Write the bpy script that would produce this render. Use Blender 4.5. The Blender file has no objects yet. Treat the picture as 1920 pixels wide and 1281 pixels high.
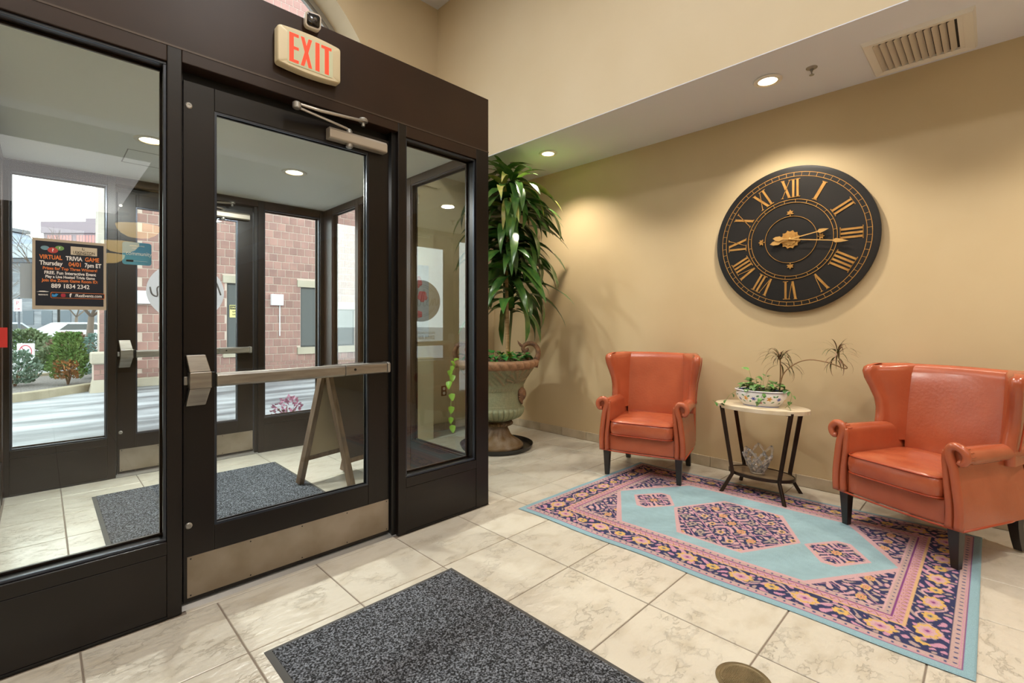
import bpy, bmesh, math, random
import numpy as np
from mathutils import Vector, Matrix
random.seed(7)
S = bpy.context.scene
COL = S.collection
PI = math.pi

# ---------------------------------------------------------------- camera, sky, lamps, exposure
cam_d = bpy.data.cameras.new('camera')
cam = bpy.data.objects.new('camera', cam_d); COL.objects.link(cam)
cam_d.sensor_width = 36; cam_d.lens = 893 / 1920 * 36
cam_d.shift_y = -(640.5 - 606) / 1920
cam_d.clip_start = .05; cam_d.clip_end = 500
cam.location = (0, 0, 1.258)
cam.rotation_euler = (PI / 2, 0, math.radians(45.29 - 90))
S.camera = cam
S.view_settings.view_transform = 'Standard'
S.view_settings.look = 'None'
S.view_settings.gamma = 1
S.view_settings.use_curve_mapping = False
S.view_settings.exposure = 0.0
try:
    S.cycles.max_bounces = 10; S.cycles.transparent_max_bounces = 24
    S.cycles.diffuse_bounces = 5; S.cycles.glossy_bounces = 4; S.cycles.transmission_bounces = 8
    S.cycles.caustics_reflective = False; S.cycles.caustics_refractive = False
    S.cycles.sample_clamp_indirect = 6; S.cycles.use_denoising = True
except Exception:
    pass

W = bpy.data.worlds.new('overcast_sky'); S.world = W; W.use_nodes = True
nt = W.node_tree; bg = nt.nodes['Background']
tc = nt.nodes.new('ShaderNodeTexCoord'); nz = nt.nodes.new('ShaderNodeTexNoise')
nz.inputs['Scale'].default_value = 1.6; nz.inputs['Detail'].default_value = 5
cr = nt.nodes.new('ShaderNodeValToRGB')
cr.color_ramp.elements[0].position = .3; cr.color_ramp.elements[0].color = (.92, .95, 1, 1)
cr.color_ramp.elements[1].position = .7; cr.color_ramp.elements[1].color = (1, .99, .97, 1)
nt.links.new(tc.outputs['Generated'], nz.inputs['Vector']); nt.links.new(nz.outputs['Fac'], cr.inputs['Fac'])
nt.links.new(cr.outputs['Color'], bg.inputs['Color']); bg.inputs['Strength'].default_value = 4.5

def lamp(name, kind, loc, power, color=(1, .86, .68), size=.1, rot=(0, 0, 0), spot=None, blend=.5, sy=None, spread=None):
    d = bpy.data.lights.new(name, kind); d.energy = power; d.color = color
    if kind == 'AREA':
        d.size = size
        if sy: d.shape = 'RECTANGLE'; d.size_y = sy
        else: d.shape = 'DISK'
        if spread: d.spread = spread
    else: d.shadow_soft_size = size
    if kind == 'SPOT': d.spot_size = spot; d.spot_blend = blend
    o = bpy.data.objects.new(name, d); COL.objects.link(o); o.location = loc; o.rotation_euler = rot
    return o
WARM = (1, .90, .76); SOFT = (1, .98, .96)
# added fill lights under the high ceiling (out of frame, above and behind)
for x, y in ((-.6, -.6), (1.3, -1.0), (-.6, 1.6), (1.2, 1.6)):
    lamp('ceiling_fill', 'AREA', (x, y, 4.86), 42, SOFT, .6)
lamp('ceiling_fill', 'AREA', (1.0, 3.7, 4.84), 34, WARM, .6)
lamp('lobby_fill', 'AREA', (.2, -4.5, 3.30), 62, SOFT, 1.6, sy=4)  # added area light filling the rear lobby, no fixture of its own

# ---------------------------------------------------------------- colour and materials
def L(h, a=1):
    h = h.lstrip('#'); c = [int(h[i:i + 2], 16) / 255 for i in (0, 2, 4)]
    return tuple([x / 12.92 if x <= .04045 else ((x + .055) / 1.055) ** 2.4 for x in c] + [a])
MATS = {}
def mat(name, col, rough=.5, metal=0, col2=None, scale=8, bump=0, bscale=None, coat=0, spec=.5, stretch=None,
        rnd=0, detail=6, emit=None, estr=0, lo=.35, hi=.65, coords='Object', transm=0, ior=None, sheen=0, alpha=None):
    if name in MATS: return MATS[name]
    m = bpy.data.materials.new(name); m.use_nodes = True; MATS[name] = m
    n = m.node_tree; b = n.nodes['Principled BSDF']; k = n.links.new
    b.inputs['Roughness'].default_value = rough; b.inputs['Metallic'].default_value = metal
    b.inputs['Coat Weight'].default_value = coat; b.inputs['Specular IOR Level'].default_value = spec
    b.inputs['Coat Roughness'].default_value = .15
    if sheen: b.inputs['Sheen Weight'].default_value = sheen
    if transm: b.inputs['Transmission Weight'].default_value = transm
    if ior: b.inputs['IOR'].default_value = ior
    if alpha is not None: b.inputs['Alpha'].default_value = alpha
    base = L(col)
    b.inputs['Base Color'].default_value = base
    m.diffuse_color = base
    vec = None
    def coord():
        nonlocal vec
        if vec: return vec
        t = n.nodes.new('ShaderNodeTexCoord'); mp = n.nodes.new('ShaderNodeMapping')
        k(t.outputs[coords], mp.inputs['Vector'])
        if stretch: mp.inputs['Scale'].default_value = stretch
        if rnd:
            oi = n.nodes.new('ShaderNodeObjectInfo'); mu = n.nodes.new('ShaderNodeMath'); mu.operation = 'MULTIPLY'
            mu.inputs[1].default_value = 37.; k(oi.outputs['Random'], mu.inputs[0])
            cb = n.nodes.new('ShaderNodeCombineXYZ'); k(mu.outputs[0], cb.inputs[0]); k(mu.outputs[0], cb.inputs[1])
            k(cb.outputs[0], mp.inputs['Location'])
        vec = mp.outputs['Vector']; return vec
    out = None
    if col2:
        z = n.nodes.new('ShaderNodeTexNoise'); z.inputs['Scale'].default_value = scale; z.inputs['Detail'].default_value = detail
        k(coord(), z.inputs['Vector'])
        r = n.nodes.new('ShaderNodeValToRGB'); r.color_ramp.elements[0].position = lo; r.color_ramp.elements[1].position = hi
        r.color_ramp.elements[0].color = base; r.color_ramp.elements[1].color = L(col2)
        k(z.outputs['Fac'], r.inputs['Fac']); out = r.outputs['Color']
    if rnd:
        oi = n.nodes.new('ShaderNodeObjectInfo'); mr = n.nodes.new('ShaderNodeMapRange')
        mr.inputs[3].default_value = 1 - rnd; mr.inputs[4].default_value = 1 + rnd
        k(oi.outputs['Random'], mr.inputs[0])
        hs = n.nodes.new('ShaderNodeHueSaturation'); k(mr.outputs[0], hs.inputs['Value'])
        if out: k(out, hs.inputs['Color'])
        else: hs.inputs['Color'].default_value = base
        out = hs.outputs['Color']
    if out: k(out, b.inputs['Base Color'])
    if bump:
        z = n.nodes.new('ShaderNodeTexNoise'); z.inputs['Scale'].default_value = bscale or scale * 2; z.inputs['Detail'].default_value = 8
        k(coord(), z.inputs['Vector'])
        bp = n.nodes.new('ShaderNodeBump'); bp.inputs['Strength'].default_value = bump; bp.inputs['Distance'].default_value = .01
        k(z.outputs['Fac'], bp.inputs['Height']); k(bp.outputs['Normal'], b.inputs['Normal'])
    if emit: b.inputs['Emission Color'].default_value = L(emit); b.inputs['Emission Strength'].default_value = estr
    return m
def vcol_mat(name, rough=.9, bump=0, bscale=400, coat=0, noise=0):
    m = bpy.data.materials.new(name); m.use_nodes = True; n = m.node_tree; b = n.nodes['Principled BSDF']
    a = n.nodes.new('ShaderNodeVertexColor'); a.layer_name = 'Col'
    b.inputs['Roughness'].default_value = rough; b.inputs['Coat Weight'].default_value = coat
    if noise:
        z = n.nodes.new('ShaderNodeTexNoise'); z.inputs['Scale'].default_value = bscale; z.inputs['Detail'].default_value = 3
        t = n.nodes.new('ShaderNodeTexCoord'); n.links.new(t.outputs['Object'], z.inputs['Vector'])
        mr = n.nodes.new('ShaderNodeMapRange'); mr.inputs[3].default_value = 1 - noise; mr.inputs[4].default_value = 1 + noise
        mr.inputs[1].default_value = .3; mr.inputs[2].default_value = .7
        n.links.new(z.outputs['Fac'], mr.inputs[0])
        hs = n.nodes.new('ShaderNodeHueSaturation'); n.links.new(mr.outputs[0], hs.inputs['Value'])
        n.links.new(a.outputs['Color'], hs.inputs['Color']); n.links.new(hs.outputs['Color'], b.inputs['Base Color'])
    else: n.links.new(a.outputs['Color'], b.inputs['Base Color'])
    if bump:
        z = n.nodes.new('ShaderNodeTexNoise'); z.inputs['Scale'].default_value = bscale
        t = n.nodes.new('ShaderNodeTexCoord'); n.links.new(t.outputs['Object'], z.inputs['Vector'])
        bp = n.nodes.new('ShaderNodeBump'); bp.inputs['Strength'].default_value = bump; bp.inputs['Distance'].default_value = .004
        n.links.new(z.outputs['Fac'], bp.inputs['Height']); n.links.new(bp.outputs['Normal'], b.inputs['Normal'])
    return m
def pane_mat(name, tint='#f6faf8', ior=1.55, dirt=.0, boost=1.0):
    m = bpy.data.materials.new(name); m.use_nodes = True; n = m.node_tree; n.nodes.clear(); k = n.links.new
    o = n.nodes.new('ShaderNodeOutputMaterial'); mx = n.nodes.new('ShaderNodeMixShader')
    tr = n.nodes.new('ShaderNodeBsdfTransparent'); tr.inputs[0].default_value = L(tint)
    gl = n.nodes.new('ShaderNodeBsdfGlossy'); gl.inputs['Roughness'].default_value = 0.0
    fr = n.nodes.new('ShaderNodeFresnel'); fr.inputs[0].default_value = ior
    ge = n.nodes.new('ShaderNodeNewGeometry'); inv = n.nodes.new('ShaderNodeMath'); inv.operation = 'SUBTRACT'; inv.inputs[0].default_value = boost
    mb = n.nodes.new('ShaderNodeMath'); mb.operation = 'MULTIPLY'; mb.inputs[1].default_value = boost
    k(ge.outputs['Backfacing'], mb.inputs[0]); k(mb.outputs[0], inv.inputs[1])
    mu = n.nodes.new('ShaderNodeMath'); mu.operation = 'MULTIPLY'; mu.use_clamp = True
    k(fr.outputs[0], mu.inputs[0]); k(inv.outputs[0], mu.inputs[1])
    k(mu.outputs[0], mx.inputs[0]); k(tr.outputs[0], mx.inputs[1]); k(gl.outputs[0], mx.inputs[2]); k(mx.outputs[0], o.inputs[0])
    return m

def backlit_mat(name, col, mixf=.5):
    m = bpy.data.materials.new(name); m.use_nodes = True; n = m.node_tree; n.nodes.clear(); k = n.links.new
    o = n.nodes.new('ShaderNodeOutputMaterial'); mx = n.nodes.new('ShaderNodeMixShader'); mx.inputs[0].default_value = mixf
    d = n.nodes.new('ShaderNodeBsdfDiffuse'); t = n.nodes.new('ShaderNodeBsdfTranslucent'); d.inputs[0].default_value = L(col); t.inputs[0].default_value = L(col)
    k(d.outputs[0], mx.inputs[1]); k(t.outputs[0], mx.inputs[2]); k(mx.outputs[0], o.inputs[0]); MATS[name] = m; return m

# ---------------------------------------------------------------- mesh helpers
class MB:
    def __init__(s): s.v = []; s.f = []
    def add(s, v, f):
        o = len(s.v); s.v += [tuple(p) for p in v]; s.f += [[i + o for i in q] for q in f]; return s
    def box(s, x0, x1, y0, y1, z0, z1):
        if x0 > x1: x0, x1 = x1, x0
        if y0 > y1: y0, y1 = y1, y0
        if z0 > z1: z0, z1 = z1, z0
        return s.add([(x0, y0, z0), (x1, y0, z0), (x1, y1, z0), (x0, y1, z0), (x0, y0, z1), (x1, y0, z1), (x1, y1, z1), (x0, y1, z1)],
                     [(0, 3, 2, 1), (4, 5, 6, 7), (0, 1, 5, 4), (1, 2, 6, 5), (2, 3, 7, 6), (3, 0, 4, 7)])
    def loft(s, rings, closed=True, cap=True):
        n = len(rings[0]); v = [p for r in rings for p in r]; f = []
        for i in range(len(rings) - 1):
            for j in range(n if closed else n - 1):
                a = i * n + j; b = i * n + (j + 1) % n
                f.append((a, b, b + n, a + n))
        if cap and closed:
            f.append(tuple(range(n - 1, -1, -1))); f.append(tuple((len(rings) - 1) * n + j for j in range(n)))
        return s.add(v, f)
    def tube(s, pts, r, n=8, closed=False, flat=1.0, cap=True):
        pts = [Vector(p) for p in pts]; m = len(pts)
        if not isinstance(r, (list, tuple)): r = [r] * m
        rings = []; up = None
        for i, p in enumerate(pts):
            if closed: t = pts[(i + 1) % m] - pts[i - 1]
            else: t = pts[min(i + 1, m - 1)] - pts[max(i - 1, 0)]
            if t.length < 1e-9: t = Vector((0, 0, 1))
            t.normalize()
            if up is None: up = t.orthogonal().normalized()
            else:
                up = up - t * up.dot(t)
                up = up.normalized() if up.length > 1e-6 else t.orthogonal().normalized()
            w = t.cross(up)
            rings.append([p + (up * math.cos(a) + w * math.sin(a) * flat) * r[i] for a in [2 * PI * j / n for j in range(n)]])
        if closed: rings.append(rings[0])
        return s.loft(rings, True, cap and not closed)
    def bar(s, p0, p1, w, h, up=(0, 0, 1)):
        p0 = Vector(p0); p1 = Vector(p1); t = (p1 - p0).normalized(); up = Vector(up)
        a = t.cross(up)
        if a.length < 1e-6: a = t.orthogonal()
        a.normalize(); b = a.cross(t); a = a * (w / 2); b = b * (h / 2)
        return s.loft([[p + a + b, p - a + b, p - a - b, p + a - b] for p in (p0, p1)])
    def lathe(s, prof, n=32, fn=None, c=(0, 0)):
        rings = []
        for i, (r, z) in enumerate(prof):
            ring = []
            for j in range(n):
                a = 2 * PI * j / n; rr = r + (fn(a, i, r, z) if fn else 0)
                ring.append((c[0] + rr * math.cos(a), c[1] + rr * math.sin(a), z))
            rings.append(ring)
        return s.loft(rings)
    def prism(s, poly, d0, d1, plane='xy'):
        g = {'xy': lambda a, b, d: (a, b, d), 'xz': lambda a, b, d: (a, d, b), 'yz': lambda a, b, d: (d, a, b)}[plane]
        n = len(poly)
        v = [g(a, b, d0) for a, b in poly] + [g(a, b, d1) for a, b in poly]
        f = [tuple(range(n - 1, -1, -1)), tuple(range(n, 2 * n))] + [(i, (i + 1) % n, (i + 1) % n + n, i + n) for i in range(n)]
        return s.add(v, f)
    def sphere(s, c, r, nu=12, nv=8, sc=(1, 1, 1)):
        rings = []
        for i in range(1, nv):
            t = PI * i / nv
            rings.append([(c[0] + r * sc[0] * math.sin(t) * math.cos(2 * PI * j / nu), c[1] + r * sc[1] * math.sin(t) * math.sin(2 * PI * j / nu), c[2] - r * sc[2] * math.cos(t)) for j in range(nu)])
        return s.loft(rings)
    def grid(s, fn, nu, nv):
        v = [fn(i / nu, j / nv) for j in range(nv + 1) for i in range(nu + 1)]
        f = [(j * (nu + 1) + i, j * (nu + 1) + i + 1, (j + 1) * (nu + 1) + i + 1, (j + 1) * (nu + 1) + i) for j in range(nv) for i in range(nu)]
        return s.add(v, f)
    def mesh(s, name, m=None, smooth=False):
        me = bpy.data.meshes.new(name); me.from_pydata(s.v, [], s.f); me.validate()
        bm = bmesh.new(); bm.from_mesh(me); bmesh.ops.recalc_face_normals(bm, faces=bm.faces); bm.to_mesh(me); bm.free()
        if smooth: me.polygons.foreach_set('use_smooth', [True] * len(me.polygons))
        if m: me.materials.append(m)
        return me
    def build(s, name, m, parent=None, bevel=0, smooth=False, sub=0, loc=None, rot=None, label=None, kind=None, seg=2, auto=None):
        me = s.mesh(name, m, smooth or auto is not None)
        o = bpy.data.objects.new(name, me); COL.objects.link(o)
        if parent: o.parent = parent
        if loc: o.location = loc
        if rot: o.rotation_euler = rot
        if bevel:
            b = o.modifiers.new('bevel', 'BEVEL'); b.width = bevel; b.segments = seg; b.limit_method = 'ANGLE'; b.angle_limit = .6
        if sub:
            b = o.modifiers.new('sub', 'SUBSURF'); b.levels = sub; b.render_levels = sub
        if auto is not None:
            try: me.set_sharp_from_angle(angle=auto)
            except Exception: pass
        if label: o['label'] = label
        if kind: o['kind'] = kind
        return o
def box(x0, x1, y0, y1, z0, z1): return MB().box(x0, x1, y0, y1, z0, z1)
def tag(o, label, cat, group=None, kind=None):
    o['label'] = label; o['category'] = cat
    if group: o['group'] = group
    if kind: o['kind'] = kind
    return o
def thing(name, label, cat, loc=(0, 0, 0), rz=0, group=None, kind=None):
    o = bpy.data.objects.new(name, None); COL.objects.link(o); o.location = loc; o.rotation_euler = (0, 0, rz)
    o.empty_display_size = .1
    return tag(o, label, cat, group, kind)
def copy_tree(o, parent=None):
    c = o.copy(); COL.objects.link(c)
    if parent: c.parent = parent
    for ch in list(o.children): copy_tree(ch, c)
    return c
def inst(me, name, parent, loc=(0, 0, 0), rot=(0, 0, 0), sc=(1, 1, 1)):
    o = bpy.data.objects.new(name, me); COL.objects.link(o); o.parent = parent
    o.location = loc; o.rotation_euler = rot; o.scale = sc; return o
def text(body, size, m, parent, loc, rot=(PI / 2, 0, 0), sx=1.0, name='lettering', ext=.0006, align='CENTER', bold=0, shear=0):
    c = bpy.data.curves.new('t', 'FONT'); c.body = body; c.size = size; c.extrude = ext; c.align_x = align; c.align_y = 'CENTER'
    c.offset = bold; c.shear = shear; c.resolution_u = 3
    t = bpy.data.objects.new('t', c); COL.objects.link(t)
    bpy.context.view_layer.update()
    me = bpy.data.meshes.new_from_object(t.evaluated_get(bpy.context.evaluated_depsgraph_get()))
    bpy.data.objects.remove(t); me.materials.clear(); me.materials.append(m)
    o = bpy.data.objects.new(name, me); COL.objects.link(o); o.parent = parent; o.location = loc; o.rotation_euler = rot
    o.scale = (sx, 1, 1); return o
def smooth_poly(pts, n):
    """Catmull-Rom through 2-D or 3-D points"""
    P = [Vector(p) for p in pts]; P = [P[0] * 2 - P[1]] + P + [P[-1] * 2 - P[-2]]; out = []
    segs = len(P) - 3
    for i in range(n):
        t = i / (n - 1) * segs; k = min(int(t), segs - 1); t -= k
        a, b, c, d = P[k:k + 4]
        out.append(.5 * ((2 * b) + (c - a) * t + (2 * a - 5 * b + 4 * c - d) * t * t + (3 * b - a - 3 * c + d) * t ** 3))
    return out

# ---------------------------------------------------------------- shared materials
WALL = mat('beige_paint', '#c6b18c', .62, col2='#c1ab85', scale=1.5, bump=.03, bscale=300)
WALLU = mat('light_beige_paint', '#cdbd9f', .62, col2='#c9b898', scale=1.5, bump=.03, bscale=300)
WHITE = mat('white_ceiling_paint', '#dfe1ea', .8, bump=.02, bscale=200)
TILE = mat('stone_tile', '#cfc8b9', .30, col2='#b5a993', scale=7, bump=.6, bscale=17, rnd=.04, coat=.3, stretch=(1, 1.5, 1), detail=12, lo=.48, hi=.90)
def add_ridges(m):
    """broken slate ridges: thin contour lines of a noise, darkened and raised"""
    n = m.node_tree; k = n.links.new; b = n.nodes['Principled BSDF']
    mp = [q for q in n.nodes if q.type == 'MAPPING'][0]
    z = n.nodes.new('ShaderNodeTexNoise'); z.inputs['Scale'].default_value = 9; z.inputs['Detail'].default_value = 10; z.inputs['Roughness'].default_value = .62; k(mp.outputs[0], z.inputs['Vector'])
    s1 = n.nodes.new('ShaderNodeMath'); s1.operation = 'SUBTRACT'; s1.inputs[1].default_value = .53; k(z.outputs['Fac'], s1.inputs[0])
    a = n.nodes.new('ShaderNodeMath'); a.operation = 'ABSOLUTE'; k(s1.outputs[0], a.inputs[0])
    r = n.nodes.new('ShaderNodeMapRange'); r.inputs[1].default_value = 0; r.inputs[2].default_value = .022; r.inputs[3].default_value = 1; r.inputs[4].default_value = 0; k(a.outputs[0], r.inputs[0])
    z2 = n.nodes.new('ShaderNodeTexNoise'); z2.inputs['Scale'].default_value = 3.5; k(mp.outputs[0], z2.inputs['Vector'])
    r2 = n.nodes.new('ShaderNodeMapRange'); r2.inputs[1].default_value = .46; r2.inputs[2].default_value = .62; k(z2.outputs['Fac'], r2.inputs[0])
    mu = n.nodes.new('ShaderNodeMath'); mu.operation = 'MULTIPLY'; k(r.outputs[0], mu.inputs[0]); k(r2.outputs[0], mu.inputs[1])
    src = b.inputs['Base Color'].links[0].from_socket
    mx = n.nodes.new('ShaderNodeMix'); mx.data_type = 'RGBA'; mx.blend_type = 'MULTIPLY'; mx.inputs[7].default_value = (.60, .55, .48, 1)
    sc = n.nodes.new('ShaderNodeMath'); sc.operation = 'MULTIPLY'; sc.inputs[1].default_value = .34; k(mu.outputs[0], sc.inputs[0])
    k(sc.outputs[0], mx.inputs[0]); k(src, mx.inputs[6]); k(mx.outputs[2], b.inputs['Base Color'])
    bp = n.nodes.new('ShaderNodeBump'); bp.inputs['Strength'].default_value = .45; bp.inputs['Distance'].default_value = .010
    old = b.inputs['Normal'].links[0].from_socket; k(mu.outputs[0], bp.inputs['Height']); k(old, bp.inputs['Normal']); k(bp.outputs[0], b.inputs['Normal'])
add_ridges(TILE)
BRONZE_SHADE = mat('shaded_bronze_metal', '#110b08', .34, col2='#170f0b', scale=3, spec=.4)  # darker copy of the bronze: shade on doors and lower frames painted in
GROUT = mat('grout', '#84776a', .9)
BRONZE = mat('dark_bronze_metal', '#29190f', .36, metal=.0, col2='#301e13', scale=3, spec=.35)
BLACKM = mat('black_metal', '#0c0a09', .4)
STEEL = mat('brushed_steel', '#aaa59c', .34, metal=.85, col2='#958f87', scale=6, stretch=(1, 1, 8))
ALU = mat('satin_aluminium', '#a6a39d', .36, metal=.7)
GLASS = pane_mat('window_glass', boost=1.25)
GLASSR = pane_mat('side_glass', ior=1.75, boost=1.6)
RUBBER = mat('black_rubber', '#23211f', .6)
# ================================================================ room shell
HX = .2286; G = .457
floor = box(-3.05, 4.30, -10.6, 4.95, -.10, -.0035).build('floor', GROUT)
tag(floor, 'cream stone tiled lobby and entry floor with dark thin grout lines', 'floor', kind='structure')
tcache = {}
def tile(x0, x1, y0, y1):
    x0 += .0028; x1 -= .0028; y0 += .0028; y1 -= .0028
    w = round(x1 - x0, 3); d = round(y1 - y0, 3)
    if w < .01 or d < .01: return
    if (w, d) not in tcache:
        mb = MB(); e = .002
        mb.loft([[(sx * (w / 2 - i), sy * (d / 2 - i), z) for sx, sy in ((-1, -1), (1, -1), (1, 1), (-1, 1))] for i, z in ((0, -.009), (0, -e), (e, 0))])
        tcache[(w, d)] = mb.mesh('tile', TILE)
    inst(tcache[(w, d)], 'tile', floor, ((x0 + x1) / 2, (y0 + y1) / 2, 0))
XL = [1.936 + G * k for k in range(-6, 5)] + [4.165]
XL[0] = -.78
YL = [2.0 + G * k for k in range(-6, 2)]
def cut(lines, lo, hi):
    q = [lo] + [l for l in lines if lo + .02 < l < hi - .02] + [hi]
    return list(zip(q[:-1], q[1:]))
gx = [1.936 + G * k for k in range(-8, 6)]; gy = [2.0 + G * k for k in range(-8, 8)]
for a, b in cut(gx, -.81, 4.163):
    for c, d in cut(gy, -.742, 2.457): tile(a, b, c, d)
for a, b in cut(gx, 2.212, 4.163):
    for c, d in cut(gy, 2.457, 4.538): tile(a, b, c, d)
for a, b in cut(gx, -.185, 2.134):
    for c, d in cut(gy, 2.60, 4.995): tile(a, b, c, d)
tile(.447, .979 + .043, 2.457, 2.50); tile(1.022, 1.479, 2.457, 2.50)
far = MB()
for a, b in cut([1.936 + G * k for k in range(-12, 6)], -3.0, 4.163):
    for c, d in cut([2.0 + G * k for k in range(-28, 8)], -10.5, 4.5):
        if c >= -.75 and a >= -.82: continue
        if b > -.27 and c > 2.4: continue
        far.box(a + .003, b - .003, c + .003, d - .003, -.009, 0)
fo = far.build('tile_field', TILE, floor, kind='stuff')

wr = box(4.175, 4.30, -10.6, 4.95, 0, 4.95).build('wall_right', WALL)
tag(wr, 'beige painted wall behind the leather armchairs and the round clock', 'wall', kind='structure')
o = box(3.27, 3.34, -10.5, 4.55, 2.975, 4.93).build('wall_upper', WALLU)
tag(o, 'pale beige upper wall above the white dropped soffit', 'wall', kind='structure')
o = box(3.34, 4.175, -10.5, 4.55, 2.975, 3.05).build('ceiling_soffit', WHITE)
MBs = MB().box(3.2705, 3.3395, -10.5, 4.549, 2.969, 2.9749).build('soffit_edge', WHITE, o)
tag(o, 'white painted low soffit with downlights above the seating', 'ceiling', kind='structure')
o = box(-3.05, 3.27, -1.6, 4.55, 4.89, 4.98).build('ceiling', WHITE)
tag(o, 'white high lobby ceiling above the pale upper wall', 'ceiling', kind='structure')
o = box(-3.05, 3.27, -10.6, -1.6, 3.33, 3.42).build('ceiling_rear', WHITE)
box(-3.05, 3.27, -1.66, -1.6, 3.42, 4.98).build('fascia', WALLU, o)
tag(o, 'white lower lobby ceiling with hanging bowl lamps', 'ceiling', kind='structure')
o = box(-3.12, -3.0, -10.6, 4.95, 0, 4.95).build('wall_left', WALLU)
tag(o, 'beige painted wall at the far left of the lobby', 'wall', kind='structure')
o = box(-3.0, 4.175, -10.62, -10.5, 0, 3.4).build('wall_back', WALL)
tag(o, 'beige painted wall at the rear of the lobby', 'wall', kind='structure')

# front wall with the arched opening
cxa, cza, R = .97, 3.26, 1.594
arch = [(cxa + R * math.cos(t), cza + R * math.sin(t)) for t in [PI * i / 48 for i in range(49)]]
def wall_with_arch(y0, y1):
    mb = MB(); x0, x1, zt, zb = -3.0, 3.27, 4.93, 2.82
    left = arch[-1][0]; right = arch[0][0]
    mb.box(x0, left, y0, y1, zb, zt); mb.box(right, x1, y0, y1, zb, zt)
    for (xa, za), (xb, zb_) in zip(arch[:-1], arch[1:]):
        v = [(xa, y0, za), (xb, y0, zb_), (xb, y0, zt), (xa, y0, zt), (xa, y1, za), (xb, y1, zb_), (xb, y1, zt), (xa, y1, zt)]
        mb.add(v, [(0, 1, 2, 3), (4, 7, 6, 5), (0, 4, 5, 1), (3, 2, 6, 7)])
    return mb
mb = wall_with_arch(4.53, 4.95)
mb.box(-3.0, -.27, 4.53, 4.95, 0, 2.82); mb.box(3.03, 4.175, 4.55, 4.95, 0, 2.82); mb.box(3.27, 4.175, 4.55, 4.95, 2.82, 4.93)
mb.box(-.27, 3.03, 4.53, 4.95, 2.70, 2.82)
wf = mb.build('wall_front', WALLU)
tag(wf, 'beige front wall with a large arched window over the entry', 'wall', kind='structure')
o = MB().box(2.215, 3.03, 4.27, 4.33, 0, 2.45).box(2.97, 3.03, 4.33, 4.55, 0, 2.45).box(2.215, 3.03, 4.27, 4.55, 2.45, 2.52).build('wall_infill', WALLU)
tag(o, 'narrow pale wall beside the glazed entry, behind its side glass', 'wall', kind='structure')
# arched window
t = thing('window_1', 'arched window with a slim grey frame high above the entry doors', 'window', kind='structure')
mb = MB()
for r0, r1, ya, yb in ((R - .05, R, 4.82, 4.90), (R - .075, R - .05, 4.84, 4.88)):
    rings = []
    for i in range(49):
        a = PI * i / 48; c, s_ = math.cos(a), math.sin(a)
        rings.append([(cxa + r0 * c, ya, cza + r0 * s_), (cxa + r1 * c, ya, cza + r1 * s_), (cxa + r1 * c, yb, cza + r1 * s_), (cxa + r0 * c, yb, cza + r0 * s_)])
    mb.loft(rings)
mb.box(cxa - R, cxa - R + .05, 4.82, 4.90, 2.82, cza); mb.box(cxa + R - .05, cxa + R, 4.82, 4.90, 2.82, cza)
mb.box(cxa - .03, cxa + .03, 4.83, 4.89, 2.82, cza + R - .05); mb.box(cxa - R + .05, cxa + R - .05, 4.82, 4.90, 2.82, 2.88)
mb.build('window_frame', ALU, t)
g = [(cxa + (R - .06) * math.cos(PI * i / 48), cza + (R - .06) * math.sin(PI * i / 48)) for i in range(49)]
MB().prism([(g[-1][0], 2.85)] + g[::-1] + [(g[0][0], 2.85)], 4.856, 4.862, 'xz').build('pane', GLASS, t)

# baseboards (each piece a tile of its own)
BT = mat('base_tile', '#bcae97', .4, col2='#a89a82', scale=7, rnd=.05, bump=.2)
br = thing('baseboard_right', 'beige stone tile baseboard along the right wall', 'baseboard', kind='structure')
ys = [3.41 - .3335 * k for k in range(-3, 13)]
for i in range(len(ys) - 1):
    box(4.163, 4.175, ys[i + 1] + .0015, min(ys[i], 4.55) - .0015, 0, .088).build('tile', BT, br, bevel=.002)
bf = thing('baseboard_front', 'beige stone tile baseboard along the front wall behind the urn', 'baseboard', kind='structure')
for k in range(4):
    a = 3.04 + .3335 * k; b = min(a + .3335, 4.16)
    if b > a: box(a + .0015, b - .0015, 4.538, 4.55, 0, .088).build('tile', BT, bf, bevel=.002)

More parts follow.
